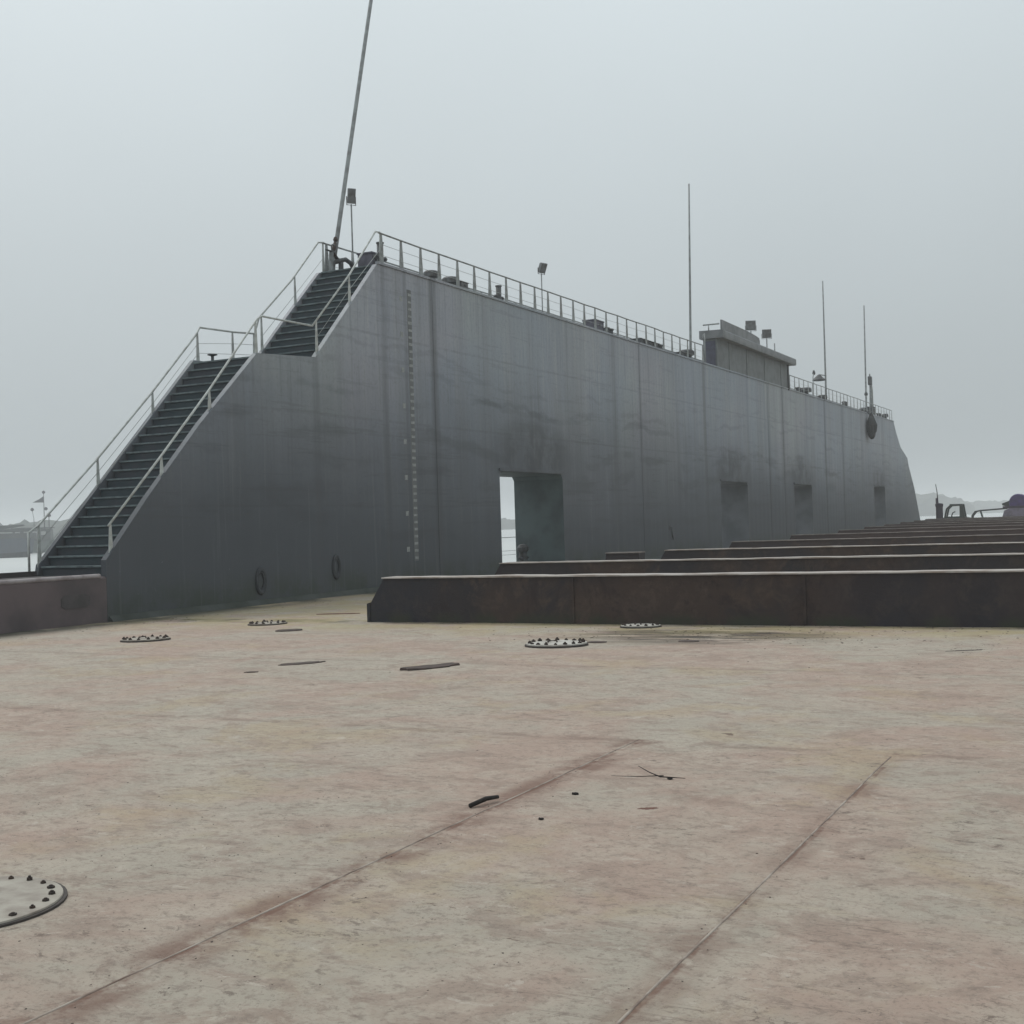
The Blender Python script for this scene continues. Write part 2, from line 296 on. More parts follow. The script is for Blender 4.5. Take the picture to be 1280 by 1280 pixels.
# ---------------------------------------------------------------- mesh helpers
class MB:
    def __init__(s): s.bm = bmesh.new(); s.mats = []
    def mi(s, mt):
        if mt not in s.mats: s.mats.append(mt)
        return s.mats.index(mt)
    def face(s, vs, mt=None):
        f = s.bm.faces.new(vs); f.material_index = s.mi(mt) if mt else 0; return f
    def box(s, a, b, mt=None, bev=0.0):
        x0, y0, z0 = a; x1, y1, z1 = b
        v = [s.bm.verts.new(p) for p in ((x0, y0, z0), (x1, y0, z0), (x1, y1, z0), (x0, y1, z0), (x0, y0, z1), (x1, y0, z1), (x1, y1, z1), (x0, y1, z1))]
        fs = [s.face([v[i] for i in q], mt) for q in ((3, 2, 1, 0), (4, 5, 6, 7), (0, 1, 5, 4), (1, 2, 6, 5), (2, 3, 7, 6), (3, 0, 4, 7))]
        if bev:
            es = list({e for f in fs for e in f.edges})
            bmesh.ops.bevel(s.bm, geom=es, offset=bev, segments=2, affect='EDGES', profile=.5)
        return s
    def prism(s, pts, axis, a, b, mt=None):
        def P(p, t):
            return {'x': (t, p[0], p[1]), 'y': (p[0], t, p[1]), 'z': (p[0], p[1], t)}[axis]
        A = [s.bm.verts.new(P(p, a)) for p in pts]; B = [s.bm.verts.new(P(p, b)) for p in pts]
        n = len(pts); fs = [s.face(A, mt), s.face(B[::-1], mt)]
        for i in range(n): fs.append(s.face([A[(i + 1) % n], A[i], B[i], B[(i + 1) % n]], mt))
        bmesh.ops.recalc_face_normals(s.bm, faces=fs)
        return s
    def tube(s, pts, r, mt=None, n=10, cap=True):
        pts = [Vector(p) for p in pts]; rs = r if isinstance(r, (list, tuple)) else [r] * len(pts)
        rings = []
        ref = None
        for i, p in enumerate(pts):
            d = (pts[min(i + 1, len(pts) - 1)] - pts[max(i - 1, 0)]).normalized()
            if ref is None: ref = Vector((0, 0, 1)) if abs(d.z) < .9 else Vector((1, 0, 0))
            u = d.cross(ref).normalized(); v = d.cross(u).normalized(); ref = -v if False else ref
            rings.append([s.bm.verts.new(p + (u * math.cos(t) + v * math.sin(t)) * rs[i]) for t in [2 * math.pi * k / n for k in range(n)]])
        fs = []
        for A, B in zip(rings, rings[1:]):
            for k in range(n): fs.append(s.face([A[k], A[(k + 1) % n], B[(k + 1) % n], B[k]], mt))
        if cap: fs += [s.face(rings[0][::-1], mt), s.face(rings[-1], mt)]
        for f in fs: f.smooth = True
        bmesh.ops.recalc_face_normals(s.bm, faces=fs)
        return s
    def lathe(s, prof, c, mt=None, n=20, sy=1.0):
        rings = [[s.bm.verts.new((c[0] + r * math.cos(2 * math.pi * k / n), c[1] + sy * r * math.sin(2 * math.pi * k / n), c[2] + z)) for k in range(n)] for r, z in prof]
        fs = []
        for A, B in zip(rings, rings[1:]):
            for k in range(n): fs.append(s.face([A[k], A[(k + 1) % n], B[(k + 1) % n], B[k]], mt))
        fs += [s.face(rings[0][::-1], mt), s.face(rings[-1], mt)]
        bmesh.ops.recalc_face_normals(s.bm, faces=fs)
        return s
    def torus(s, c, R_, r, axis='x', mt=None, n=28, m_=10, sz=1.0):
        c = Vector(c); rings = []
        for i in range(n):
            a = 2 * math.pi * i / n; ring = []
            for j in range(m_):
                b = 2 * math.pi * j / m_; q = R_ + r * math.cos(b); h = r * math.sin(b)
                p = {'x': (h, q * math.cos(a), q * math.sin(a) * sz), 'y': (q * math.cos(a), h, q * math.sin(a) * sz), 'z': (q * math.cos(a), q * math.sin(a), h)}[axis]
                ring.append(s.bm.verts.new(c + Vector(p)))
            rings.append(ring)
        for i in range(n):
            A, B = rings[i], rings[(i + 1) % n]
            for j in range(m_):
                f = s.face([A[j], A[(j + 1) % m_], B[(j + 1) % m_], B[j]], mt); f.smooth = True
        return s
    def build(s, name, mt=None, parent=None, loc=None):
        me = bpy.data.meshes.new(name)
        if loc is not None: bmesh.ops.translate(s.bm, verts=s.bm.verts, vec=-Vector(loc))
        bmesh.ops.recalc_face_normals(s.bm, faces=s.bm.faces)
        s.bm.to_mesh(me); s.bm.free()
        for x in (s.mats or [mt]): me.materials.append(x)
        o = bpy.data.objects.new(name, me); COL.objects.link(o)
        if loc is not None: o.location = loc
        if parent is not None: o.parent = parent
        return o

def tag(o, label=None, cat=None, group=None, kind=None):
    if label: o['label'] = label
    if cat: o['category'] = cat
    if group: o['group'] = group
    if kind: o['kind'] = kind
    return o
def thing(name, label, cat, loc, rz=0, group=None):
    o = bpy.data.objects.new(name, None); COL.objects.link(o); o.location = loc; o.rotation_euler = (0, 0, rz)
    o.empty_display_size = .2
    return tag(o, label, cat, group)
def kids(o): return [c for c in COL.objects if c.parent == o]
def copy_tree(o, parent=None):
    c = o.copy(); COL.objects.link(c)
    if parent: c.parent = parent
    for ch in kids(o): copy_tree(ch, c)
    return c

XI, XO = -17.57, -19.50           # inner and outer face of the wing wall
PZ = .86                          # height of the low side platform
def topz(y): return 8.39 + (y - 27.7) * .0024

# ---------------------------------------------------------------- setting
b = MB(); b.bm.faces.new([b.bm.verts.new(p) for p in ((-6000, -6000, -1.5), (6000, -6000, -1.5), (6000, 6000, -1.5), (-6000, 6000, -1.5))])
tag(b.build('water', M['water']), kind='structure')

# deck: one plated sheet with slight sag between its frames, closed by its sides
def deckz(x, y):
    z = noise.noise(Vector((x * .45, y * .45, 0))) * .007 + noise.noise(Vector((x * 1.3, y * 1.3, 5))) * .002
    return z * max(0, min(1, (x - XI) / 1.0)) - .004
def deck():
    bm = bmesh.new(); nx, ny = 96, 250
    x0, x1, y0, y1 = XI + .003, 15.0, -14.0, 112.0
    g = [[None] * (ny + 1) for _ in range(nx + 1)]
    for i in range(nx + 1):
        for j in range(ny + 1):
            x = x0 + (x1 - x0) * i / nx; y = y0 + (y1 - y0) * j / ny
            g[i][j] = bm.verts.new((x, y, deckz(x, y)))
    for i in range(nx):
        for j in range(ny):
            f = bm.faces.new((g[i][j], g[i + 1][j], g[i + 1][j + 1], g[i][j + 1])); f.smooth = True
    A = [g[0][0], g[nx][0], g[nx][ny], g[0][ny]]
    sides = [[g[i][0] for i in range(nx + 1)], [g[nx][j] for j in range(ny + 1)], [g[i][ny] for i in range(nx, -1, -1)]]
    for sd_ in sides:
        lo = [bm.verts.new((v.co.x, v.co.y, -3.0)) for v in sd_]
        for k in range(len(sd_) - 1): bm.faces.new((sd_[k], lo[k], lo[k + 1], sd_[k + 1]))
    me = bpy.data.meshes.new('deck'); bm.to_mesh(me); bm.free(); me.materials.append(M['deck'])
    o = bpy.data.objects.new('deck', me); COL.objects.link(o); return tag(o, kind='structure')
DECK = deck()

def weld(p0, p1, wd=.008, h=.0035):
    """raised, uneven weld bead between two deck points"""
    p0, p1 = Vector(p0), Vector(p1); d = (p1 - p0); n = max(8, int(d.length / .12)); t = d.normalized(); s_ = Vector((-t.y, t.x, 0))
    bm = bmesh.new(); rows = []
    for i in range(n + 1):
        p = p0 + d * i / n; k = random.uniform(.8, 1.15); off = s_ * (noise.noise(p * .8) * .012)
        rows.append([bm.verts.new(p + off + s_ * q * wd * k + Vector((0, 0, z + deckz(p.x, p.y)))) for q, z in ((-1.2, -.02), (-.6, h * k * .8), (.5, h * k), (1.2, -.02))])
    for A, B in zip(rows, rows[1:]):
        for j in range(3): bm.faces.new((A[j], B[j], B[j + 1], A[j + 1])).smooth = True
    me = bpy.data.meshes.new('weld_seam'); bm.to_mesh(me); bm.free(); me.materials.append(M['seamtop'])
    o = bpy.data.objects.new('weld_seam', me); COL.objects.link(o); o.parent = DECK
weld((-3.36, -6, 0), (-3.40, 8.66, 0)); weld((-1.55, -6, 0), (-1.58, 8.5, 0)); 

# wooded banks: terrain ridge with an uneven treeline
def bank(name, pts, h, seed, depth=60):
    """pts: foot-line (x, y) of the near shore; h(t) height of the ridge"""
    P = [Vector((x, y, 0)) for x, y in pts]; seg = []
    for a, b_ in zip(P, P[1:]):
        n = max(2, int((b_ - a).length / 3.0)); seg += [a + (b_ - a) * i / n for i in range(n)]
    seg.append(P[-1]); bm = bmesh.new(); rows = []; N_ = len(seg)
    for i, p in enumerate(seg):
        t = i / (N_ - 1); out_ = p.normalized(); row = []
        hh = h(t)
        for j, (q, zf) in enumerate(((0, 0), (.03, .12), (.06, .55), (.14, .82), (.3, 1.0), (.6, .95), (1, .6))):
            v = p + out_ * q * depth
            jag = noise.noise(Vector((v.x * .05, v.y * .05, seed))) * .55 + noise.noise(Vector((v.x * .17, v.y * .17, seed + 9))) * .38 + noise.noise(Vector((v.x * .5, v.y * .5, seed + 3))) * .2
            z = -2.2 + (hh + 2.2) * zf * (1 + (jag * .45 if j > 1 else 0))
            row.append(bm.verts.new((v.x, v.y, z)))
        rows.append(row)
    for A, B in zip(rows, rows[1:]):
        for j in range(len(A) - 1): bm.faces.new((A[j], B[j], B[j + 1], A[j + 1]))
    me = bpy.data.meshes.new(name); bm.to_mesh(me); bm.free(); me.materials.append(M['bank'])
    o = bpy.data.objects.new(name, me); COL.objects.link(o); tag(o, kind='structure')
def lerp(pts):
    def f(t):
        for (a, u), (b_, v) in zip(pts, pts[1:]):
            if t <= b_: return u + (v - u) * (t - a) / (b_ - a)
        return pts[-1][1]
    return f
bank('hill', [(-620, 300), (-420, 330), (-345, 318), (-330, 335), (-290, 420), (-318, 560), (-330, 650), (-250, 760), (-128, 834)],
     lerp([(0, 6), (.25, 7), (.34, 9), (.42, 5.0), (.55, 5), (.8, 4.5), (1, 12)]), 1)
bank('far_bank', [(-150, 1010), (-100, 1080), (60, 1150), (400, 1150), (900, 1000)], lerp([(0, 9), (.2, 7.5), (.5, 7), (1, 8)]), 4, 120)
bank('headland', [(-150, 818), (-128, 834), (-112, 850), (-104, 880)], lerp([(0, 9), (.35, 12.5), (.7, 10.5), (1, 3)]), 6, 50)

# ---------------------------------------------------------------- wing wall
wing = thing('wing_wall', 'long tall grey steel wing wall along the left side of the deck', 'wall', (XI, 28, 0))
def world_child(mb, name, mt=None, parent=None):
    """mesh given in world coordinates, parented while it keeps its place"""
    o = mb.build(name, mt)
    if parent is not None:
        o.parent = parent
        p = parent; off = Vector((0, 0, 0))
        while p is not None: off += p.location; p = p.parent
        o.location = -off if parent.rotation_euler.z == 0 else o.location
    return o
near = [(17.75, -3.0), (17.75, 1.16), (18.91, 2.36), (20.49, 3.88), (22.44, 5.56), (24.64, 5.70), (26.25, 7.24), (27.45, 8.39)]
far = [(100.3, topz(100.3)), (101.2, 7.8), (103.0, 6.7), (105.9, 5.95), (106.4, 5.35), (108.8, 3.55), (111.2, 1.0), (111.7, .2), (111.7, -3.0)]
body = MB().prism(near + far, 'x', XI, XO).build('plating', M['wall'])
def cutter(mb):
    o = mb.build('cut'); return o
cuts = []
for y0, y1, z1, sk in ((33.95, 38.5, 3.2, .25), (55.9, 60.2, 3.25, .2), (69.2, 73.3, 3.3, .2), (91.7, 95.8, 3.5, .2)):
    c = MB(); ch = .14
    prof_i = [(y0, .02), (y1, .02), (y1, z1 - ch), (y1 - ch, z1), (y0 + ch, z1), (y0, z1 - ch)]
    prof_o = [(y0, .02), (y1 + sk, .02), (y1 + sk, z1 - ch), (y1 + sk - ch, z1), (y0 + ch, z1), (y0, z1 - ch)]
    A = [c.bm.verts.new((XI + .2, y, z)) for y, z in prof_i]; B = [c.bm.verts.new((XO - .2, y, z)) for y, z in prof_o]
    c.bm.faces.new(A); c.bm.faces.new(B[::-1])
    for i in range(6): c.bm.faces.new((A[(i + 1) % 6], A[i], B[i], B[(i + 1) % 6]))
    cuts.append(cutter(c))
# stair channels between the two raised side plates
cuts.append(cutter(MB().prism([(17.0, .80), (18.0, .80), (22.66, 5.38), (24.55, 5.38), (27.78, 8.22), (27.78, 9.6), (17.0, 9.6)], 'x', XI - .13, XO + .10)))
# the outer side plate stands no higher than the treads
cuts.append(cutter(MB().prism([(17.0, 9.7), (17.0, .87), (17.80, .90), (17.84, 1.09), (22.48, 5.57), (24.56, 5.57), (24.62, 5.72), (27.50, 8.392), (27.50, 9.7)], 'x', XO - .2, XO + .12)))
for c in cuts:
    md = body.modifiers.new('cut', 'BOOLEAN'); md.operation = 'DIFFERENCE'; md.solver = 'EXACT'; md.object = c
dg = bpy.context.evaluated_depsgraph_get(); me = bpy.data.meshes.new_from_object(body.evaluated_get(dg))
body.modifiers.clear(); body.data = me
for c in cuts: bpy.data.objects.remove(c, do_unlink=True)
body.data.materials.append(M['passage']); body.data.materials.append(M['passage_hazed'])
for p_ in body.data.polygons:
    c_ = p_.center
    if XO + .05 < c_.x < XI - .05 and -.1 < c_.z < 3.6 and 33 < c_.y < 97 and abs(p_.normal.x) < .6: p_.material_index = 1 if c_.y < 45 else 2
body.parent = wing; body.location = -wing.location
# landing floor and top plating, rim strip along the foot
world_child(MB().box((XO + .10, 22.66, 5.385), (XI - .13, 24.55, 5.50)), 'landing_floor', M['step'], wing)
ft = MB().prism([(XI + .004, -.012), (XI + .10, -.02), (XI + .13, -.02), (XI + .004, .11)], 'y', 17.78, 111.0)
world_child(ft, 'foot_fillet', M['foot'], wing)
world_child(MB().prism([(27.46, 8.395), (100.3, topz(100.3) + .005), (100.3, topz(100.3) + .07), (27.46, 8.46)], 'x', XI + .035, XI - .05), 'edge_strip', M['wall'], wing)
# faint stiffener ribs that read through the plating
for y, wd in ((30.22, .05), (46.0, .05), (64.4, .08), (67.3, .07), (77.1, .08), (82.0, .08)):
    world_child(MB().box((XI + .002, y - wd / 2, .2), (XI + .010, y + wd / 2, topz(y) - .03)), 'butt_strap', M['wall'], wing)
# door head trims: thin lip over each passage
for y0, y1, z1 in ((33.95, 38.5, 3.2), (55.9, 60.2, 3.25), (69.2, 73.3, 3.3), (91.7, 95.8, 3.5)):
    world_child(MB().box((XI + .003, y0 - .05, z1 + .02), (XI + .05, y1 + .05, z1 + .10)), 'passage_lip', M['wall'], wing)
# draught marks: a column of short white dashes with a block mark at each metre
dm = MB(); z = .75; i = 0
while z < 7.9:
    a = random.uniform(.055, .08)
    dm.box((XI + .002, 28.99 - random.uniform(.07, .10), z), (XI + .006, 28.99 + .09, z + a)); z += .19; i += 1
for k in range(8):
    z = .95 + k * .95
    dm.box((XI + .002, 28.50, z), (XI + .006, 28.64, z + .13))
world_child(MB().box((XI + .0005, 28.87, .7), (XI + .0015, 29.09, 7.95)), 'draught_strip', simple('pale_strip_paint', (.150, .156, .158), (.115, .120, .124), 3, .7), wing)
world_child(dm, 'draught_marks', simple('faded_white_marks', (.30, .31, .30), (.19, .20, .20), 9, .7), wing)

# staircases
def flight(label, y0, z0, y1, z1, n):
    st = thing('staircase', label, 'staircase', ((XI + XO) / 2, y0, z0), 0, 'stair flights on the wing wall end')
    dy, dz = (y1 - y0) / n, (z1 - z0) / n; x0, x1 = XO + .13, XI - .16
    for k in range(n):
        ya, za = y0 + dy * k, z0 + dz * k
        s_ = MB(); wob = random.uniform(-.006, .006)
        s_.box((x0, ya + .02, za - .02), (x1, ya + .035, za + dz - .035), M['step'])
        s_.box((x0, ya - .02 + wob, za + dz - .03), (x1, ya + dy + .01, za + dz + .003), M['nosing'])
        o = world_child(s_, 'step', None, st)
    return st
flight('lower dark green steel stair flight rising from the low platform to the landing', 17.86, PZ, 22.64, 5.50, 24)
flight('upper dark green steel stair flight from the landing to the top of the wall', 24.62, 5.50, 27.76, 8.40, 14)

# guard railings
def railing(label, path, posts, offs=(.33, .66), h=.82, fl=None, group='guard railings on the wing wall', tw=.055, name='guard_railing', rm='rail', rr=.024):
    """path: top rail points; posts: (x, y, foot z, head z)"""
    o = thing(name, label, 'railing', (path[0][0], path[0][1], posts[0][2]), 0, group)
    world_child(MB().tube(path, rr, n=8), 'top_rail', M[rm], o)
    for px, py, pz, pt in posts:
        q = MB()
        hb = pz - .12
        q.prism([(py - tw * .95, hb), (py + tw * .95, hb), (py + tw * .9, pz + .25 * (pt - pz)), (py + tw * .42, pt), (py - tw * .42, pt), (py - tw * .9, pz + .25 * (pt - pz))], 'x', px - .008, px + .008)
        world_child(q, 'post', M[rm], o)
    for f in offs:
        pts = []
        for px, py, pz, pt in posts: pts.append((px + .012, py, pz + (pt - pz) * f))
        world_child(MB().tube(pts, .006, n=6), 'rail_wire', M['wire'], o)
    return o
xr, xo = XI - .05, XO + .06
# sloping rails beside the lower flight
def sl(y, pts):
    for (a, u), (b_, v) in zip(pts, pts[1:]):
        if y <= b_: return u + (v - u) * (y - a) / (b_ - a)
    return pts[-1][1]
slope_in = [(17.75, 1.16), (18.91, 2.36), (20.49, 3.90), (22.44, 5.62), (24.64, 5.76), (26.25, 7.24), (27.45, 8.39), (120, 8.6)]
railing('inner handrail of the lower stair flight, turning level at the landing',
        [(xr, 17.88, 1.80), (xr, 19.37, 3.18), (xr, 20.85, 4.60), (xr, 22.55, 6.34), (xr, 22.72, 6.42), (xr, 24.62, 6.44)],
        [(xr, 17.93, 1.30, 1.84), (xr, 19.37, 2.74, 3.18), (xr, 20.87, 4.2, 4.62), (xr, 22.48, 5.62, 6.27)], offs=(), group='stair handrails')
railing('inner handrail of the upper stair flight, rising from the landing to the wall top',
        [(xr, 24.62, 6.44), (xr, 26.23, 7.90), (xr, 27.5, 9.24), (xr, 27.72, 9.26)],
        [(xr, 24.78, 5.80, 6.58), (xr, 26.23, 7.22, 7.90), (xr, 27.72, 8.42, 9.26)], offs=(.5,), group='stair handrails')
railing('outer handrail of the lower stair flight, against the water',
        [(xo, 17.62, .95), (xo, 17.62, 1.72), (xo, 17.87, 1.86), (xo, 19.5, 3.24), (xo, 21.14, 4.73), (xo, 22.60, 6.14), (xo, 22.76, 6.35), (xo, 23.96, 6.39), (xo, 24.78, 6.45)],
        [(xo, 17.88, .93, 1.86), (xo, 19.48, 2.42, 3.22), (xo, 21.15, 4.02, 4.73), (xo, 22.67, 5.48, 6.22), (xo, 23.92, 5.55, 6.39), (xo, 24.73, 5.62, 6.45)], offs=(.36, .66), group='stair handrails')
railing('outer handrail of the upper stair flight, beside the tall leaning mast',
        [(xo, 24.78, 6.50), (xo, 24.95, 6.86), (xo, 26.34, 8.02), (xo, 27.54, 9.20), (xo, 27.8, 9.24)],
        [(xo, 25.04, 5.92, 6.92), (xo, 26.46, 7.22, 8.12), (xo, 27.75, 8.42, 9.24)], offs=(.5,), group='stair handrails')
def run(label, x, y0, y1, dy, extra=(), name='guard_railing'):
    n = round((y1 - y0) / dy); ps = []
    for k in range(n + 1):
        y = y0 + (y1 - y0) * k / n + (random.uniform(-.05, .05) if 0 < k < n else 0)
        ps.append((x + random.uniform(-.01, .01), y, topz(y), topz(y) + .84 + random.uniform(-.012, .012)))
    return railing(label, [(x, y - (.12 if j == 0 else 0), zt) for j, (_, y, _, zt) in enumerate(ps)], ps, (.33, .66), tw=.105, rm='rail_silhouette')
run('inner guard railing on the wall top, from stairs to wheelhouse', xr, 27.76, 54.1, 1.03)
run('inner guard railing on the wall top from the wheelhouse to the far end', xr, 69.2, 99.9, 1.06)
run('outer guard railing on the wall top, mostly hidden behind the near half', xo, 27.9, 63.0, 1.25)
run('outer guard railing on the wall top along the far half', xo, 63.6, 99.9, 1.25)
o = railing('two wire guard chain across the outer side of the open passage', [(xo - .04, 33.9, 1.15), (xo - .04, 39.6, 1.15)],
        [(xo - .04, 34.1, .02, 1.15), (xo - .04, 39.3, .02, 1.15)], offs=(.48, .60), group='passage rails', rr=.011)

# ---------------------------------------------------------------- low side platform (bulwark) in front of the stairs
pl = thing('side_platform', 'low brown steel platform running forward from the foot of the stairs', 'platform', (XI, 10, 0))
world_child(MB().prism([(XI, -3), (XI, PZ - .04), (XI - .05, PZ - .004), (XO, PZ), (XO, -3)], 'y', -14, 17.745), 'hull_side', M['brown'], pl)
world_child(MB().box((XO + .25, -14, PZ - .01), (XI - .2, 17.745, PZ + .012)), 'platform_top', M['darktop'], pl)
lp = MB(); lp.tube([(XI - .03, y, PZ + .005 + noise.noise(Vector((0, y * .8, 0))) * .006) for y in [-14 + .9 * k for k in range(36)] + [17.6]], .045, n=8)
world_child(lp, 'pale_lip', M['lip'], pl)
world_child(MB().box((XO + .02, -14, PZ - .05), (XO + .12, 17.745, PZ + .11)), 'outer_coaming', M['darktop'], pl)
world_child(MB().prism([(16.62, .36), (16.72, .31), (17.22, .31), (17.32, .36), (17.32, .50), (17.22, .56), (16.72, .56), (16.62, .50)], 'x', XI + .003, XI + .010), 'scupper', M['stainbrown'], pl)

# ---------------------------------------------------------------- transverse girders
def girder(label, y, x0, x1, z0, z1, th=.42, cap='cap', chamf=.28):
    g = thing('girder', label, 'girder', ((x0 + x1) / 2, y + th / 2, 0), 0, 'low transverse girders across the deck')
    q = MB(); n = max(1, int((x1 - x0) / .7)); f = .02
    def zt(x): return z0 + (z1 - z0) * (x - x0) / (x1 - x0)
    prof = [(x0, -.02), (x0, .31), (x0 + chamf, zt(x0 + chamf)), (x1, zt(x1)), (x1, -.02)]
    q.prism(prof, 'y', y, y + th)
    world_child(q, 'web', M['girder'], g)
    cp = MB(); pts = [x0 + chamf - .02] + [x0 + chamf + (x1 - x0 - chamf) * k / (n * 3) for k in range(1, n * 3 + 1)]
    up_ = [(x, zt(x) + .022 + noise.noise(Vector((x * .9, y, 2))) * .014 + noise.noise(Vector((x * 4, y, 7))) * .006) for x in pts]; dn = [(x, zt(x) + .001) for x in pts]
    cp.prism(up_ + dn[::-1], 'y', y - .035, y + th + .03)
    world_child(cp, 'top_plate', M[cap], g)
    return g
G = girder('nearest dark rusty girder, with a slanted left end', 18.22, -12.0, 8.5, .735, .755, .42)
for x, wd in ((-4.55, .05), (-8.2, .03), (.8, .04)):
    world_child(MB().box((x, 18.195, .02), (x + wd, 18.222, .72)), 'weld_strap', M['girder'], G)
world_child(MB().prism([(-12.06, -.01), (-12.0, -.01), (-12.0, .33), (-12.06, .31)], 'y', 18.2, 18.66), 'end_plate', M['girder'], G)
girder('second girder, its end in front of the open passage', 24.2, -12.85, 8.5, .75, .79)
girder('short stub of girder lying between the second and third rows', 30.6, -12.85, -11.85, .75, .75, .4, 'cap_far', .08)
girder('third long girder, starting just right of the short stub', 32.2, -12.0, 8.5, .75, .80)
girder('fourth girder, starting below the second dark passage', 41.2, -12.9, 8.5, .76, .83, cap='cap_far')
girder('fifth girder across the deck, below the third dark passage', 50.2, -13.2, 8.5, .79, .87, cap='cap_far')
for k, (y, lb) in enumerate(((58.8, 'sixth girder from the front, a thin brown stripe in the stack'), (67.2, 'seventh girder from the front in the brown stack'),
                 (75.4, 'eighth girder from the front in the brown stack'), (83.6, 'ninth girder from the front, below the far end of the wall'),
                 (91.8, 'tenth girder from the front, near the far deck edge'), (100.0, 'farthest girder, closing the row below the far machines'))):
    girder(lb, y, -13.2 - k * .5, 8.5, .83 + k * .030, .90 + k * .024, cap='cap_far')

# ---------------------------------------------------------------- bolted manhole covers and loose things on the deck
def manhole(label, x, y, rx, ry, rz, nb, h=.045, mt='cover', handle=True, nut=.017):
    t = thing('manhole_cover', label, 'manhole cover', (x, y, deckz(x, y)), rz, 'bolted manhole covers on the deck')
    MB().lathe([(rx * 1.04, -.03), (rx * 1.04, h * .55)], (0, 0, 0), sy=ry / rx, n=48).build('rim', M['cover_side'], t)
    q = MB().lathe([(rx * .985, h * .45), (rx * 1.0, h * .6), (rx * .995, h * .95), (rx * .97, h), (rx * .5, h + .001)], (0, 0, 0), sy=ry / rx, n=48)
    q.build('lid', M[mt], t)
    first = None
    for k in range(nb):
        a = 2 * math.pi * (k + .5) / nb; px, py = rx * .885 * math.cos(a), ry * .885 * math.sin(a)
        if first is None:
            q = MB(); q.lathe([(nut * 1.05, 0), (nut, nut * .6)], (0, 0, 0), n=6); q.lathe([(nut * .55, nut * .6), (nut * .5, nut * .95), (nut * .3, nut * 1.05)], (0, 0, 0), n=8)
            first = q.build('bolt', M['nut'], t); o = first
        else:
            o = first.copy(); COL.objects.link(o)
        o.location = (px, py, h); o.rotation_euler = (0, 0, random.random() * 3)
        s_ = random.uniform(.85, 1.25); o.scale = (s_, s_, random.uniform(.8, 1.5))
    if handle:
        MB().tube([(-rx * .28, 0, h + .003), (-rx * .26, 0, h + .022), (rx * .0, 0, h + .028), (rx * .02, 0, h + .003)], .013, n=8).build('handle', M['nut'], t)
    return t
manhole('large round bolted manhole cover at the left edge of the foreground', -4.70, 3.845, .415, .415, 0, 22, .022, nut=.014)
manhole('bolted manhole cover nearest the foot of the stairs and side platform', -13.75, 14.66, .36, .30, .9, 14, .035, nut=.024)
manhole('bolted manhole cover close to the wing wall, beside a small dark lid', -13.72, 17.6, .33, .28, .9, 14, .03, nut=.024)
manhole('pale bolted manhole cover with black studs in front of the nearest girder', -6.98, 14.95, .40, .36, .4, 18, .04, 'cover_pale', nut=.026)
manhole('pale bolted manhole cover tight against the nearest girder', -6.9, 17.78, .30, .26, .2, 14, .035, 'cover_pale', nut=.02)
def pad(name, label, cat, x, y, rx, ry, rz, mt, h=.02, group=None, jag=.12, seed=0, curl=0):
    """irregular flat piece of plate / scale lying on the deck"""
    bm = bmesh.new(); n = 22; rs = random.Random(seed); top, bot = [], []
    for k in range(n):
        a = 2 * math.pi * k / n; q = 1 + rs.uniform(-jag, jag); px, py = rx * q * math.cos(a), ry * q * math.sin(a)
        zc = curl * (px / rx) ** 2
        top.append(bm.verts.new((px, py, h * .4 + zc + rs.uniform(0, h * .2)))); bot.append(bm.verts.new((px * 1.02, py * 1.02, -.012 + zc)))
    bm.faces.new(top); bm.faces.new(bot[::-1])
    for k in range(n): bm.faces.new((bot[k], bot[(k + 1) % n], top[(k + 1) % n], top[k]))
    bmesh.ops.recalc_face_normals(bm, faces=bm.faces)
    me = bpy.data.meshes.new(name); bm.to_mesh(me); bm.free(); me.materials.append(M[mt])
    o = bpy.data.objects.new(name, me); COL.objects.link(o); o.location = (x, y, deckz(x, y)); o.rotation_euler = (0, 0, rz)
    return tag(o, label, cat, group)
pad('small_lid', 'small dark round lid beside the manhole cover near the wing wall', 'lid', -12.45, 16.52, .22, .16, .9, 'rustplate', .035, jag=.03, seed=1)
pad('steel_offcut', 'dark narrow steel offcut lying left of centre on the deck', 'offcut', -9.23, 12.45, .28, .10, R(55), 'rustplate', .02, 'steel offcuts', .15, 2)
pad('steel_offcut', 'larger dark curved steel offcut lying on the deck left of centre, nearer the girder end', 'offcut', -7.40, 12.42, .36, .15, R(62), 'rustplate', .025, 'steel offcuts', .14, 3, .015)
pad('steel_offcut', 'thin red rusted strip on the deck left of the nearest girder end', 'offcut', -13.82, 19.9, .42, .06, R(20), 'redrust', .02, 'steel offcuts', .1, 4)
pad('small_lid', 'small dark ring lid right of the studded manhole cover', 'lid', -6.62, 15.45, .13, .11, 0, 'rustplate', .02, jag=.03, seed=5)
pad('small_lid', 'small grey lid in the damp patch right of centre', 'lid', -5.45, 15.75, .14, .10, 0, 'rustplate', .015, jag=.03, seed=6)
pad('rust_flake', 'reddish brown rust flake in the right foreground', 'rust flake', -2.55, 6.60, .05, .025, R(35), 'redrust', .004, 'rust flakes', .3, 7)
pad('rust_flake', 'small black chip on the deck between the two weld seams', 'rust flake', -3.08, 6.79, .022, .014, 0, 'charcoal', .02, 'rust flakes', .2, 8)
pad('rust_flake', 'tiny black chip below the black rod', 'rust flake', -3.00, 6.16, .014, .012, 0, 'charcoal', .018, 'rust flakes', .2, 9)
pad('rust_flake', 'small dark flake in the left midground of the deck', 'rust flake', -9.25, 11.55, .07, .05, .4, 'rustplate', .015, 'rust flakes', .3, 10)
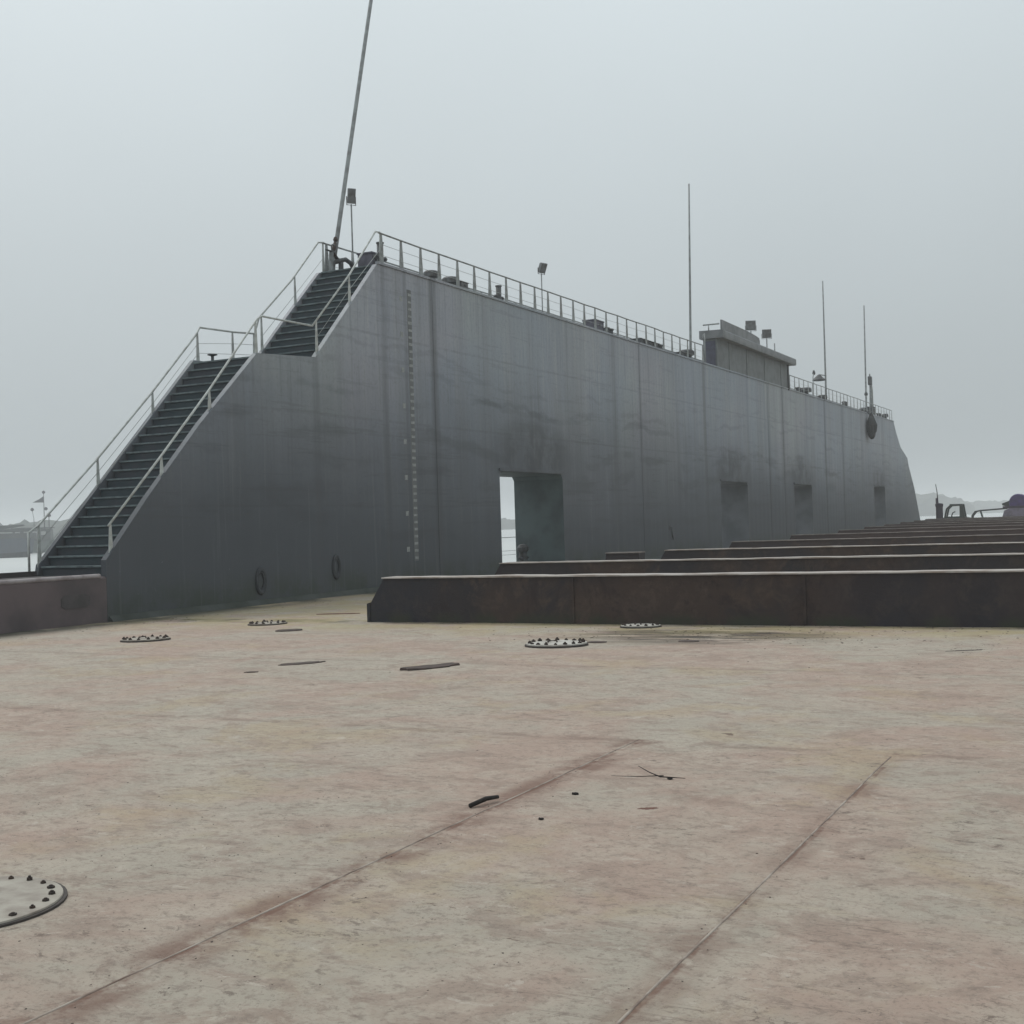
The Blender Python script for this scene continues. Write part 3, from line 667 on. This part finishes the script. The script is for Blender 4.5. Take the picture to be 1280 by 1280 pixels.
pad('rust_scale', 'loose brown rust scale on the deck near the right edge, before the girder', 'rust scale', -1.95, 15.2,   .20, .035, .6, 'rustplate', .006, 'rust scale patches', .35, 13)
pad('rust_scale', 'brown rust scale strip on the damp deck by the nearest girder', 'rust scale', -5.0, 16.9, .30, .03, .15, 'rustplate', .006, 'rust scale patches', .35, 14)
tag(MB().tube([(-3.50, 6.27, .012), (-3.46, 6.39, .030), (-3.435, 6.49, .022)], [.013, .014, .011], n=7).build('black_rod', M['charcoal']), 'short black rod lying beside the long foreground weld seam', 'rod')
tw = thing('dry_twig', 'thin dry forked twig on the deck between the weld seams', 'twig', (-2.78, 7.38, 0))
world_child(MB().tube([(-2.98, 7.56, .03), (-2.86, 7.44, .02), (-2.76, 7.36, .014), (-2.60, 7.37, .012)], [.002, .0035, .0045, .002], n=5), 'stem', M['charcoal'], tw)
world_child(MB().tube([(-3.06, 7.30, .012), (-2.90, 7.33, .012), (-2.74, 7.37, .02)], [.0015, .0025, .003], n=5), 'side_shoot', M['charcoal'], tw)
world_child(MB().lathe([(.012, 0), (.02, .006), (.006, .012)], (-2.70, 7.37, 0), n=7), 'dry_leaf', M['charcoal'], tw)

def grit():
    bm = bmesh.new(); rs = random.Random(21)
    def chip(x, y, s_):
        a0 = rs.random() * 6.28; n = rs.choice((3, 4, 5)); z = deckz(x, y) + .001 + s_ * .10
        el = rs.uniform(.35, 1)
        t_ = []
        for k in range(n):
            a = a0 + 6.283 * k / n; q = s_ * rs.uniform(.6, 1.1); px, py = q * math.cos(a), q * el * math.sin(a)
            ca, sa = math.cos(a0), math.sin(a0); t_.append((x + px * ca - py * sa, y + px * sa + py * ca))
        T = [bm.verts.new((px, py, z + rs.uniform(0, s_ * .12))) for px, py in t_]; Bv = [bm.verts.new((px, py, z - .008)) for px, py in t_]
        bm.faces.new(T)
        for k in range(n): bm.faces.new((Bv[k], Bv[(k + 1) % n], T[(k + 1) % n], T[k]))
    for cx, cy, sx, sy, n, s_ in ((-5.2, 5.6, .9, .5, 90, .006), (-4.35, 5.0, .35, .25, 70, .005), (-5.2, 16.8, 2.2, .7, 420, .018), (-1.9, 15.4, .6, .5, 60, .012), (-3.4, 5.5, .12, 2.6, 130, .006),
                             (-1.6, 5.5, .08, 2.4, 70, .005), (-4.2, 3.8, .5, .45, 60, .006), (-2.9, 4.3, .6, .4, 50, .005), (-7.0, 14.0, 3.0, 1.2, 120, .010), (-16.6, 19, .5, 6, 260, .02), (-4, 10, 4.5, 3.5, 260, .007), (-2.5, 5.5, 2.4, 1.8, 160, .004), (-4, 18.05, 7, .12, 260, .015)):
        for _ in range(int(n * .62)): chip(rs.gauss(cx, sx), min(rs.gauss(cy, sy), 18.18 if cy < 18.1 else 99), s_ * rs.uniform(.35, 1.2))
    me = bpy.data.meshes.new('grit'); bm.to_mesh(me); bm.free(); me.materials.append(M['rustplate'])
    o = bpy.data.objects.new('grit', me); COL.objects.link(o)
    tag(o, 'fine dark rust grit scattered over the deck plates', 'grit', kind='stuff')
grit()

# ---------------------------------------------------------------- fenders hung low on the wing wall
def ring(label, y, z, R_=.24, r=.05, sz=1.35, x=XI + .07, group='black rubber tyres on the wing wall'):
    t = thing('tyre', label, 'tyre', (x, y, z), 0, group)
    MB().torus((0, 0, 0), R_, r, 'x', sz=sz).build('tread', M['oldtyre'], t)
    MB().torus((.0, 0, 0), R_ * .72, r * .5, 'x', sz=sz, m_=8).build('bead', M['oldtyre'], t)
    return t
ring('black tyre hung low on the wall, left of the nearest girder end', 22.33, .52, .15, .035, 1.7, XI + .02)
ring('black tyre hung low on the wall, second from the stairs', 25.23, .70, .14, .03, 1.8, XI + .02)
hk = thing('wall_hook', 'small dark hook on the wall between the open passage and the second one', 'hook', (XI, 48.9, 1.0))
world_child(MB().tube([(XI - .01, 48.9, 1.28), (XI + .09, 48.9, 1.25), (XI + .10, 48.9, .95), (XI + .10, 49.0, .78), (XI + .09, 49.15, .80)], .03, n=7), 'bar', M['dgrey'], hk)
world_child(MB().box((XI + .001, 48.8, 1.18), (XI + .02, 49.0, 1.36)), 'back_plate', M['dgrey'], hk)
# big tyre with its rope near the far end
ty = thing('tyre', 'large dark bundled tyre hanging below the farthest mast', 'tyre', (XI + .3, 90.0, 7.6), 0, 'black rubber tyres on the wing wall')
MB().torus((0, 0, -.05), .44, .20, 'x', sz=1.3).build('tread', M['rubber'], ty)
MB().lathe([(.1, -.6), (.34, -.35), (.40, .1), (.22, .6), (.08, .95)], (0, 0, 0), n=16).build('inner_bundle', M['rubber'], ty)
MB().tube([(-.02, 0, .6), (-.15, 0, .95), (-.38, 0, 1.15)], .05, n=6).build('rope', M['dgrey'], ty)

# ---------------------------------------------------------------- masts and lamps
def mast(label, x, y, z0, top, r0, r1, bracket=None, lam=None, group='tall thin masts on the wing wall'):
    t = thing('mast', label, 'mast', (x, y, z0), 0, group)
    d = Vector(top) - Vector((x, y, z0))
    MB().tube([(0, 0, 0), d * .15, d * .5, d], [r0, r0 * .92, (r0 + r1) / 2, r1], n=12).build('pole', M['mast'], t)
    MB().lathe([(r0 * 2.4, -.02), (r0 * 2.4, .03), (r0 * 1.3, .04), (r0 * 1.15, .3)], (0, 0, 0), n=14).build('foot', M['mast'], t)
    for a in (45, 225):
        c_, s_ = math.cos(R(a)), math.sin(R(a))
        MB().prism([(0, .02), (r0 * 1.5, .02), (r0 * 1.4, .15), (r0 * .95, .6), (0, .6)], 'y', -.008, .008).build('gusset', M['mast'], t).rotation_euler = (0, 0, R(a))
    return t
m1 = mast('thick tall leaning mast at the head of the stairs, running out of the picture', -19.12, 27.68, 8.38, (-18.95, 31.0, 20.8), .062, .045)
world_child(MB().tube([(-19.12, 27.75, 8.95), (-19.12, 27.42, 8.95)], .025, n=8), 'cleat', M['dgrey'], m1)
mast('plain thin tall mast between the stairs and the wheelhouse', -18.0, 53.5, 8.45, (-18.0, 54.05, 16.55), .06, .035)
m3 = mast('thin tall mast with a dark cone lamp, beyond the wheelhouse', -18.0, 79.6, 8.5, (-18.0, 79.7, 16.25), .065, .04)
world_child(MB().lathe([(.05, .36), (.12, .30), (.42, .02), (.40, -.02), (.1, .0)], (-18.25, 78.9, 9.95), n=18), 'cone_lamp', M['dgrey'], m3)
world_child(MB().tube([(-18.0, 79.6, 10.3), (-18.25, 78.9, 10.3)], .03, n=6), 'lamp_arm', M['dgrey'], m3)
m4 = mast('thin tall mast nearest the far end of the wall', -18.0, 92.1, 8.54, (-18.0, 92.5, 16.5), .07, .045)
world_child(MB().lathe([(.1, 0), (.13, .1), (.1, .22)], (-18.0, 92.2, 10.0), n=10), 'junction_box', M['dgrey'], m4)
# slim crane jib beyond the fourth mast
cr = thing('davit', 'slim pale davit with a dark head right beside the farthest mast', 'davit', (-18.4, 96.2, 8.55))
world_child(MB().tube([(-18.5, 96.4, 8.5), (-18.5, 96.5, 10.9), (-18.45, 96.2, 11.6), (-18.4, 95.8, 11.9)], [.12, .09, .07, .05], n=8), 'post', M['mast'], cr)
world_child(MB().tube([(-18.45, 97.0, 8.5), (-18.45, 96.9, 10.8), (-18.42, 96.3, 11.5)], .045, n=6), 'brace', M['wire'], cr)
world_child(MB().box((-18.55, 95.75, 11.1), (-18.3, 96.25, 11.75), bev=.05), 'head', M['dgrey'], cr)

def flood(label, x, y, z0, h, rz, tilt, sz=.5, pole_r=.022, base_cone=True, dx=0, dy=0, mt='lampgrey', asp=1.0):
    t = thing('floodlight', label, 'floodlight', (x, y, z0), 0, 'floodlights on poles')
    MB().tube([(0, 0, 0), (dx, dy, h)], pole_r, n=8).build('pole', M['mast'], t)
    if base_cone: MB().tube([(0, 0, -.02), (0, 0, .65)], [pole_r * 2.6, pole_r * 1.1], n=10).build('socket', M['mast'], t)
    hd = MB(); s_ = sz / 2
    s_ = sz * asp / 2
    hd.box((-s_, -.05, 0), (s_, .05, sz * .95), M['lampgrey'], .015)
    hd.box((-s_ * .86, -.062, sz * .07), (s_ * .86, -.0505, sz * .88), M['mgrey'])
    for k in range(5): hd.box((-s_ * .8 + k * s_ * .38, .0505, sz * .1), (-s_ * .8 + k * s_ * .38 + .015, .10, sz * .85), M['lampgrey'])
    o = hd.build('lamp_head', None, t); o.location = (dx, dy, h + .02); o.rotation_euler = (tilt, 0, rz)
    q = MB(); q.tube([(-s_ - .02, 0, sz * .45), (-s_ - .02, 0, -.04), (s_ + .02, 0, -.04), (s_ + .02, 0, sz * .45)], .014, n=6)
    k_ = q.build('yoke', M['dgrey'], t); k_.location = o.location; k_.rotation_euler = (0, 0, rz)
    return t
flood('floodlight on a tall thin pole behind the top of the stairs', -19.0, 28.5, 8.4, 1.95, R(52), R(12), .42, asp=.5)
flood('small floodlight on a thin pole above the wall, between stairs and wheelhouse', -19.0, 40.4, 8.42, 2.0, R(70), R(25), .38, asp=.75)
flood('left square floodlight above the wheelhouse roof', -18.0, 63.2, 10.15, .95, R(27), R(-4), .52, .03, False)
flood('right tilted floodlight above the wheelhouse roof', -17.9, 65.8, 10.15, .85, R(20), R(16), .48, .03, False)
sl_ = thing('signal_lamp', 'small hooked signal lamp on a thin pole just beyond the wheelhouse', 'lamp', (-18.0, 76.2, 8.5))
world_child(MB().tube([(-18.0, 76.2, 8.45), (-18.0, 76.3, 9.9), (-18.0, 76.6, 10.25)], .03, n=6), 'pole', M['mast'], sl_)
world_child(MB().lathe([(.06, 0), (.1, .1), (.05, .28)], (-18.0, 76.55, 10.05), n=8), 'head', M['dgrey'], sl_)

# ---------------------------------------------------------------- fittings on top of the wall
gp = thing('gooseneck_pipe', 'dark gooseneck pipe with a valve at the head of the stairs, beside the leaning mast', 'pipe', (-18.9, 27.8, 8.38))
world_child(MB().tube([(-18.9, 27.78, 8.3), (-18.9, 27.78, 8.66)], .07, n=10), 'riser', M['dgrey'], gp)
world_child(MB().tube([(-18.9, 27.55, 8.62), (-18.9, 27.72, 8.68), (-18.9, 28.0, 8.76), (-18.9, 28.25, 8.70), (-18.9, 28.42, 8.52), (-18.9, 28.44, 8.36)], .062, n=10), 'bend', M['dgrey'], gp)
world_child(MB().tube([(-18.9, 27.72, 8.64), (-18.9, 27.52, 8.78), (-18.9, 27.47, 8.95), (-18.9, 27.53, 9.10), (-18.9, 27.52, 9.22)], [.04, .045, .06, .045, .03], n=8), 'valve_stem', M['rustplate'], gp)
world_child(MB().torus((-18.86, 27.40, 8.95), .10, .016, 'x'), 'handwheel', M['mgrey'], gp)
world_child(MB().lathe([(.05, 0), (.065, .05), (.03, .12)], (-18.9, 27.56, 9.16), n=8), 'cap', M['rustplate'], gp)

def bollard(label, x, y, z0, s_=1.0, group='twin bollards on the wall top'):
    t = thing('bollard', label, 'bollard', (x, y, z0), 0, group)
    MB().box((-.16 * s_, -.36 * s_, -.03), (.16 * s_, .36 * s_, .06), bev=.01).build('base', M['dgrey'], t)
    for d in (-.2, .2):
        MB().lathe([(.10 * s_, .05), (.10 * s_, .34 * s_), (.135 * s_, .36 * s_), (.135 * s_, .41 * s_), (.1 * s_, .43 * s_)], (0, d * s_, 0), n=14).build('post', M['dgrey'], t)
    return t
def vent(label, x, y, z0, h=.42, r=.2, mt='mgrey', group='ventilator heads on the wall top'):
    t = thing('ventilator', label, 'ventilator', (x, y, z0), 0, group)
    MB().lathe([(r * .55, -.02), (r * .55, h * .62)], (0, 0, 0), n=16).build('trunk', M[mt], t)
    MB().lathe([(r * .98, h * .55), (r, h * .6), (r, h * .86), (r * .8, h * .97), (r * .2, h)], (0, 0, 0), n=18).build('hood', M[mt], t)
    return t
def locker(label, x, y, z0, sx, sy, h, mt='mgrey', group='steel boxes on the wall top'):
    t = thing('steel_box', label, 'box', (x, y, z0), 0, group)
    MB().box((-sx / 2, -sy / 2, -.02), (sx / 2, sy / 2, h * .9), bev=.012).build('body', M[mt], t)
    MB().box((-sx / 2 - .02, -sy / 2 - .02, h * .9 + .002), (sx / 2 + .02, sy / 2 + .02, h), bev=.01).build('lid', M[mt], t)
    MB().box((sx / 2 + .001, -.05, h * .6), (sx / 2 + .02, .05, h * .72)).build('hasp', M['dgrey'], t)
    return t
def valve(label, x, y, z0, h=.66, group='valve posts on the wall top'):
    t = thing('valve_post', label, 'valve', (x, y, z0), 0, group)
    MB().tube([(0, 0, -.02), (0, 0, h)], .085, n=12).build('post', M['mgrey'], t)
    MB().lathe([(.10, h - .02), (.105, h + .02), (.03, h + .03)], (0, 0, 0), n=12).build('cap', M['mgrey'], t)
    for d in (-1, 1):
        MB().tube([(0, d * .08, h * .42), (0, d * .2, h * .42)], .03, n=8).build('knob_stem', M['dgrey'], t)
        MB().lathe([(.05, 0), (.07, .05), (.04, .1)], (0, d * .22, h * .42 - .05), n=10).build('knob', M['dgrey'], t)
    return t
locker('tall violet grey steel box at the head of the stairs', -18.3, 28.22, 8.38, .45, .42, .50, 'violet')
valve('valve post with two side knobs at the near corner of the wall top', -17.82, 28.02, 8.40, .66)
valve('valve post with two side knobs behind the railing, right of the twin vents', -17.95, 35.0, 8.42, .60)
vent('left of the pair of round vent heads behind the near railing', -17.95, 30.85, 8.40, .42, .22)
vent('right of the pair of round vent heads behind the near railing', -17.95, 31.95, 8.40, .42, .24)
locker('low grey box beside the right round vent head', -17.95, 32.45, 8.40, .4, .42, .34)
locker('violet box on the wall top halfway to the wheelhouse', -18.0, 42.6, 8.43, .5, .8, .50, 'violet')
bollard('twin bollard next to the violet box halfway to the wheelhouse', -17.98, 44.0, 8.43, .95)
locker('long low dark box on the wall top before the wheelhouse', -18.0, 47.6, 8.44, .6, 1.9, .32, 'dgrey')
bollard('twin bollard right of the long low dark box', -17.98, 49.4, 8.44, .95)
locker('low dark box at the foot of the plain mast', -18.0, 52.0, 8.45, .5, .9, .30, 'dgrey')
vent('round vent head right at the foot of the plain mast', -18.0, 52.95, 8.45, .55, .34, 'dgrey')
bollard('twin bollard first beyond the wheelhouse', -17.98, 72.6, 8.49, 1.1)
vent('dark vent head on the far half, next beyond the first far bollard', -18.0, 74.3, 8.5, .6, .36, 'dgrey')
vent('dark vent head left of the mast with the cone lamp', -18.0, 78.6, 8.5, .5, .3, 'dgrey')
bollard('twin bollard between the two far masts', -17.98, 84.9, 8.52, 1.2)
vent('dark vent head left of the farthest mast', -18.0, 91.2, 8.53, .55, .3, 'dgrey')
locker('dark box right of the farthest mast', -18.0, 93.6, 8.53, .5, .9, .75, 'dgrey')
bollard('twin bollard under the davit', -17.98, 96.6, 8.54, 1.1)
vent('last dark vent head at the far end of the wall top', -18.0, 99.2, 8.55, .6, .25, 'dgrey')
tp = thing('mushroom_pin', 'small T shaped steel pin standing on the stair landing', 'pin', (-19.25, 22.95, 5.5))
MB().tube([(0, 0, -.02), (0, 0, .20)], .035, n=8).build('shank', M['dgrey'], tp)
MB().lathe([(.04, .19), (.12, .215), (.11, .235), (.03, .24)], (0, 0, 0), n=14).build('cap', M['dgrey'], tp)
# mooring post in the open passage
mp = thing('bollard', 'dark mooring bollard standing inside the open passage', 'bollard', (-18.9, 38.05, 0), 0)
MB().lathe([(.20, -.01), (.20, .05), (.13, .07), (.13, .62), (.19, .70), (.2, .80), (.12, .9), (.02, .92)], (0, 0, 0), n=18).build('post', M['dgrey'], mp)
MB().tube([(0, -.32, .45), (0, .32, .45)], .05, n=10).build('cross_bar', M['dgrey'], mp)

# ---------------------------------------------------------------- wheelhouse
wh = thing('wheelhouse', 'small grey wheelhouse with a flat overhanging roof on top of the wall', 'wheelhouse', (-18.7, 61, 8.45))
y0, y1, zb, zr = 56.05, 68.5, 8.40, 9.84
world_child(MB().box((XI - .66, y0, zb), (XI - .012, y1, zr)), 'walls', M['cabin'], wh)
rf = world_child(MB().prism([(XI - .80, zr + .002), (XI + .32, zr + .002), (XI + .34, zr + .10), (XI + .34, zr + .30), (XI + .30, zr + .36), (XI - .80, zr + .38)], 'y', y0 - .12, y1 + .75), 'roof', M['roof'], wh)
world_child(MB().box((XI - .60, y0 - .03, zb + .06), (XI - .08, y0 - .002, zr - .12), bev=.008), 'door', M['door'], wh)
world_child(MB().tube([(XI - .15, y0 - .03, zb + .9), (XI - .15, y0 - .07, zb + .9), (XI - .15, y0 - .07, zb + 1.05)], .015, n=6), 'door_handle', M['dgrey'], wh)
for y in (57.9, 60.8, 64.0, 67.2): world_child(MB().box((XI - .011, y - .035, zb + .02), (XI + .012, y + .035, zr - .01)), 'wall_stiffener', M['cabin'], wh)
# raised board on the roof edge, its top sweeping down towards the far end
bp = []
for k in range(13):
    t = k / 12; bp.append((56.0 + 6.2 * t, 10.66 - .03 * t - (.10 * t ** 6)))
world_child(MB().prism([(56.0, 10.2)] + bp + [(62.3, 10.4), (62.3, 10.2)], 'x', XI + .20, XI + .27), 'roof_board', M['roof'], wh)
world_child(MB().box((XI + .05, 61.9, 10.2), (XI + .19, 62.05, 10.5)), 'board_bracket', M['dgrey'], wh)
world_child(MB().tube([(XI - .5, 55.6, 10.42), (XI + .15, 56.0, 10.48)], .035, n=6), 'roof_rail', M['mast'], wh)
world_child(MB().tube([(XI - .35, 55.97, 10.1), (XI - .35, 55.97, 10.44)], .025, n=6), 'roof_rail_post', M['mast'], wh)
world_child(MB().tube([(XI - .4, 67.6, 10.15), (XI - .4, 67.6, 10.95)], .03, n=6), 'roof_stub', M['mast'], wh)
world_child(MB().tube([(XI - .05, 54.4, 8.4), (XI - .05, 54.4, 9.85), (XI - .6, 55.8, 9.9)], .035, n=6), 'corner_pipe', M['mast'], wh)
world_child(MB().tube([(XI + .02, 68.62, 8.45), (XI + .02, 68.62, 10.0)], .06, n=8), 'drain_pipe', M['dgrey'], wh)

# ---------------------------------------------------------------- machines at the far edge of the deck
ps = thing('mooring_post', 'dark plum mooring post with a thin aerial at the far right deck edge', 'post', (-14.95, 104, 0))
MB().lathe([(.28, -.01), (.26, 1.9), (.3, 1.95), (.3, 2.15), (.12, 2.2)], (0, 0, 0), n=14).build('post', M['plum'], ps)
MB().tube([(-.14, 0, .0), (-.16, 0, 2.6)], .10, n=8).build('side_pipe', M['plum'], ps)
MB().tube([(-.1, 0, 2.1), (-.12, 0, 3.0), (-.22, 0, 3.7)], [.07, .04, .03], n=6).build('aerial', M['mgrey'], ps)
MB().box((.2, -.3, 0), (.8, .3, 1.05), bev=.04).build('foot_box', M['plum'], ps)
cb = thing('machine_cab', 'dark green machine cab with an open side window', 'cab', (-13.8, 104, 0))
MB().prism([(-.75, .0), (1.35, .0), (1.35, .95), (.70, 1.08), (.62, 1.12), (-.62, 1.12), (-.75, 1.0)], 'y', -.6, .6).build('body', M['green'], cb)
for s_ in (-.55, .55):
    MB().tube([(-.68, s_, 1.05), (-.52, s_, 1.72), (-.25, s_, 1.98), (.55, s_, 2.02)], .07, n=8).build('window_frame', M['green'], cb)
    MB().prism([(.42, 1.1), (.82, 1.0), (.66, 2.06), (.44, 2.06)], 'y', s_ - .04, s_ + .04).build('rear_pillar', M['green'], cb)
MB().box((-.3, -.6, 2.03), (.66, .6, 2.09), bev=.02).build('roof', M['green'], cb)
MB().tube([(-.2, -.45, 1.1), (-.1, -.45, 1.4), (.1, -.45, 1.5)], .05, n=6).build('control_lever', M['dgrey'], cb)
pf = thing('pipe_frame', 'dark low pipe frame between the green cab and the purple machine', 'frame', (-11.3, 104, 0))
MB().tube([(-1.25, 0, 0), (-1.22, 0, 1.15), (-1.0, 0, 1.45), (-.6, 0, 1.52), (1.3, 0, 1.62), (1.42, 0, 1.62)], .06, n=8).build('top_pipe', M['green'], pf)
MB().tube([(-.42, 0, 0), (-.45, 0, .95), (-.60, 0, 1.52)], .07, n=8).build('brace', M['green'], pf)
MB().tube([(-1.22, .5, 0), (-1.2, .5, 1.1), (-.9, .3, 1.45), (-.6, 0, 1.52)], .05, n=8).build('back_leg', M['green'], pf)
pm = thing('drum_machine', 'purple drum winch on a faded lilac housing at the right edge of the picture', 'winch', (-9.2, 104, 0))
MB().prism([(-1.35, 0), (1.8, 0), (1.8, 1.75), (-.3, 1.75), (-.9, 1.45)], 'y', -.8, .8).build('housing', M['lilac'], pm)
q = MB().lathe([(.2, -.75), (.62, -.72), (.66, -.6), (.52, -.55), (.52, .55), (.66, .6), (.62, .72), (.2, .75)], (0, 0, 0), n=28)
d_ = q.build('drum', M['purple'], pm); d_.rotation_euler = (R(90), 0, 0); d_.location = (0.1, 0, 2.05)
MB().prism([(-1.05, 1.85), (-.6, 1.75), (-.35, 1.8), (-.35, 2.3), (-.7, 2.15), (-1.1, 2.0)], 'y', -.3, .3).build('brake_arm', M['green'], pm)
MB().box((-1.0, -.82, 1.62), (1.8, .82, 1.80), bev=.03).build('bed', M['plum'], pm)

# ---------------------------------------------------------------- boats across the water on the left
def ship_frame(cx, cy): return math.atan2(cy, cx) - R(90)
def boat(name, label, cat, x, y, heading, Ln, B_, hf, hm, mt, group='boats off the left side'):
    t = thing(name, label, cat, (x, y, -1.5), heading, group)
    bm = bmesh.new(); rows = []
    for i in range(15):
        u = -1 + 2 * i / 14; w_ = B_ / 2 * (1 - max(0, (abs(u) - .62) / .38) ** 2 * (.95 if u > 0 else .45)); z1 = hm + (hf - hm) * max(0, u) ** 2.2 + .25 * max(0, -u) ** 3
        xx = u * Ln / 2; fl = 1 + .03 * (1 if u > .6 else 0)
        rows.append([bm.verts.new(p) for p in ((xx * .96, -w_ * .86, -.6), (xx * fl, -w_, z1), (xx * fl, w_, z1), (xx * .96, w_ * .86, -.6))])
    for A, B in zip(rows, rows[1:]):
        for j in range(4): bm.faces.new((A[j], B[j], B[(j + 1) % 4], A[(j + 1) % 4]))
    bm.faces.new(rows[0][::-1]); bm.faces.new(rows[-1]); bmesh.ops.recalc_face_normals(bm, faces=bm.faces)
    me = bpy.data.meshes.new('hull'); bm.to_mesh(me); bm.free(); me.materials.append(M[mt]); o = bpy.data.objects.new('hull', me); COL.objects.link(o); o.parent = t
    return t
# direction across the line of sight at azimuth ~ -48.5 deg is (cos, sin) of +41.5 deg
H0 = R(41.5)
def along(az_deg, dist): return (math.sin(R(az_deg)) * dist, math.cos(R(az_deg)) * dist)
x, y = along(-49.6, 288)
s1 = boat('cargo_ship', 'blue hulled cargo ship with grey upperworks at the left edge of the picture', 'ship', x, y, H0 + R(4), 20, 6, 3.5, 3.2, 'blue')
MB().box((-10, -2.4, 3.2), (10.6, 2.4, 4.4), bev=.1).build('deck_house', M['shipgrey'], s1)
MB().box((-10, -2.6, 4.7), (9.6, 2.6, 5.3), bev=.1).build('upper_deck', M['shipgrey'], s1)
MB().box((-2.0, -2.45, 4.41), (1.0, -2.3, 4.69)).build('window_band', M['shippale'], s1)
MB().prism([(-9, 5.3), (4, 5.3), (8.2, 5.9), (8.2, 6.2), (-9, 5.7)], 'y', -2.3, 2.3).build('bridge_roof', M['shipgrey'], s1)
MB().tube([(-10, 0, 8.0), (-1.5, 0, 8.3), (1.5, 0, 5.6)], .14, n=6).build('gantry', M['shipgrey'], s1)
x, y = along(-47.35, 300)
s2 = boat('work_boat', 'green grey work boat with a flagged mast behind the foot of the stair rail', 'boat', x, y, H0 + R(-4), 13, 4.5, 3.4, 2.6, 'greengrey')
MB().box((-5.5, -1.6, 2.6), (2.6, 1.6, 5.2), bev=.12).build('deck_house', M['shipgrey'], s2)
MB().box((-5.8, -1.9, 5.3), (2.9, 1.9, 5.6), bev=.05).build('house_roof', M['shipgrey'], s2)
for k in range(4): MB().box((-4.9 + k * 1.8, -1.63, 3.9), (-3.9 + k * 1.8, -1.601, 4.7)).build('window', M['shippale'], s2)
MB().tube([(1.0, 0, 4.5), (1.0, 0, 13.4)], [.13, .06], n=6).build('mast', M['shipgrey'], s2)
MB().tube([(2.0, 0, 4.5), (2.0, 0, 8.6)], .10, n=6).build('short_mast', M['shipgrey'], s2)
MB().tube([(-1.2, 0, 4.5), (-1.2, 0, 7.6)], .07, n=6).build('aerial', M['shipgrey'], s2)
for lx, lz, r in ((1.0, 13.4, .35), (-1.5, 9.6, .38), (1.4, 9.7, .38), (2.0, 8.2, .42)):
    MB().lathe([(.1, -r), (r, -r * .4), (r, r * .4), (.1, r)], (lx, 0, lz), n=10).build('lamp', M['flag'], s2)
MB().tube([(-1.2, 0, 7.6), (-1.5, 0, 9.3)], .05, n=5).build('lamp_pole', M['shipgrey'], s2)
fm = MB(); fm.prism([(1.05, 11.1), (1.05, 12.6), (.1, 11.9), (-1.4, 11.15)], 'y', -.04, .04); fm.build('flag', M['flag'], s2)
x, y = along(-49.3, 232)
s3 = boat('dinghy', 'low dark boat on the water in front of the blue ship', 'boat', x, y, H0, 12, 2.4, 1.0, .8, 'darkboat')
MB().box((-4.5, -.7, .8), (1.0, .7, 1.05), bev=.05).build('thwart_cover', M['darkboat'], s3)

# ---------------------------------------------------------------- haze
hz = MB().box((-6200, -6200, -5.0), (6200, 6200, 24.0)).build('haze'); tag(hz, kind='stuff')
hm = bpy.data.materials.new('haze_air'); hm.use_nodes = True; t_ = hm.node_tree; t_.nodes.clear()
o_ = t_.nodes.new('ShaderNodeOutputMaterial'); v_ = t_.nodes.new('ShaderNodeVolumePrincipled')
v_.inputs['Color'].default_value = (.84, .85, .86, 1); v_.inputs['Density'].default_value = .0012; v_.inputs['Anisotropy'].default_value = .1
t_.links.new(v_.outputs[0], o_.inputs['Volume']); hz.data.materials.clear(); hz.data.materials.append(hm)
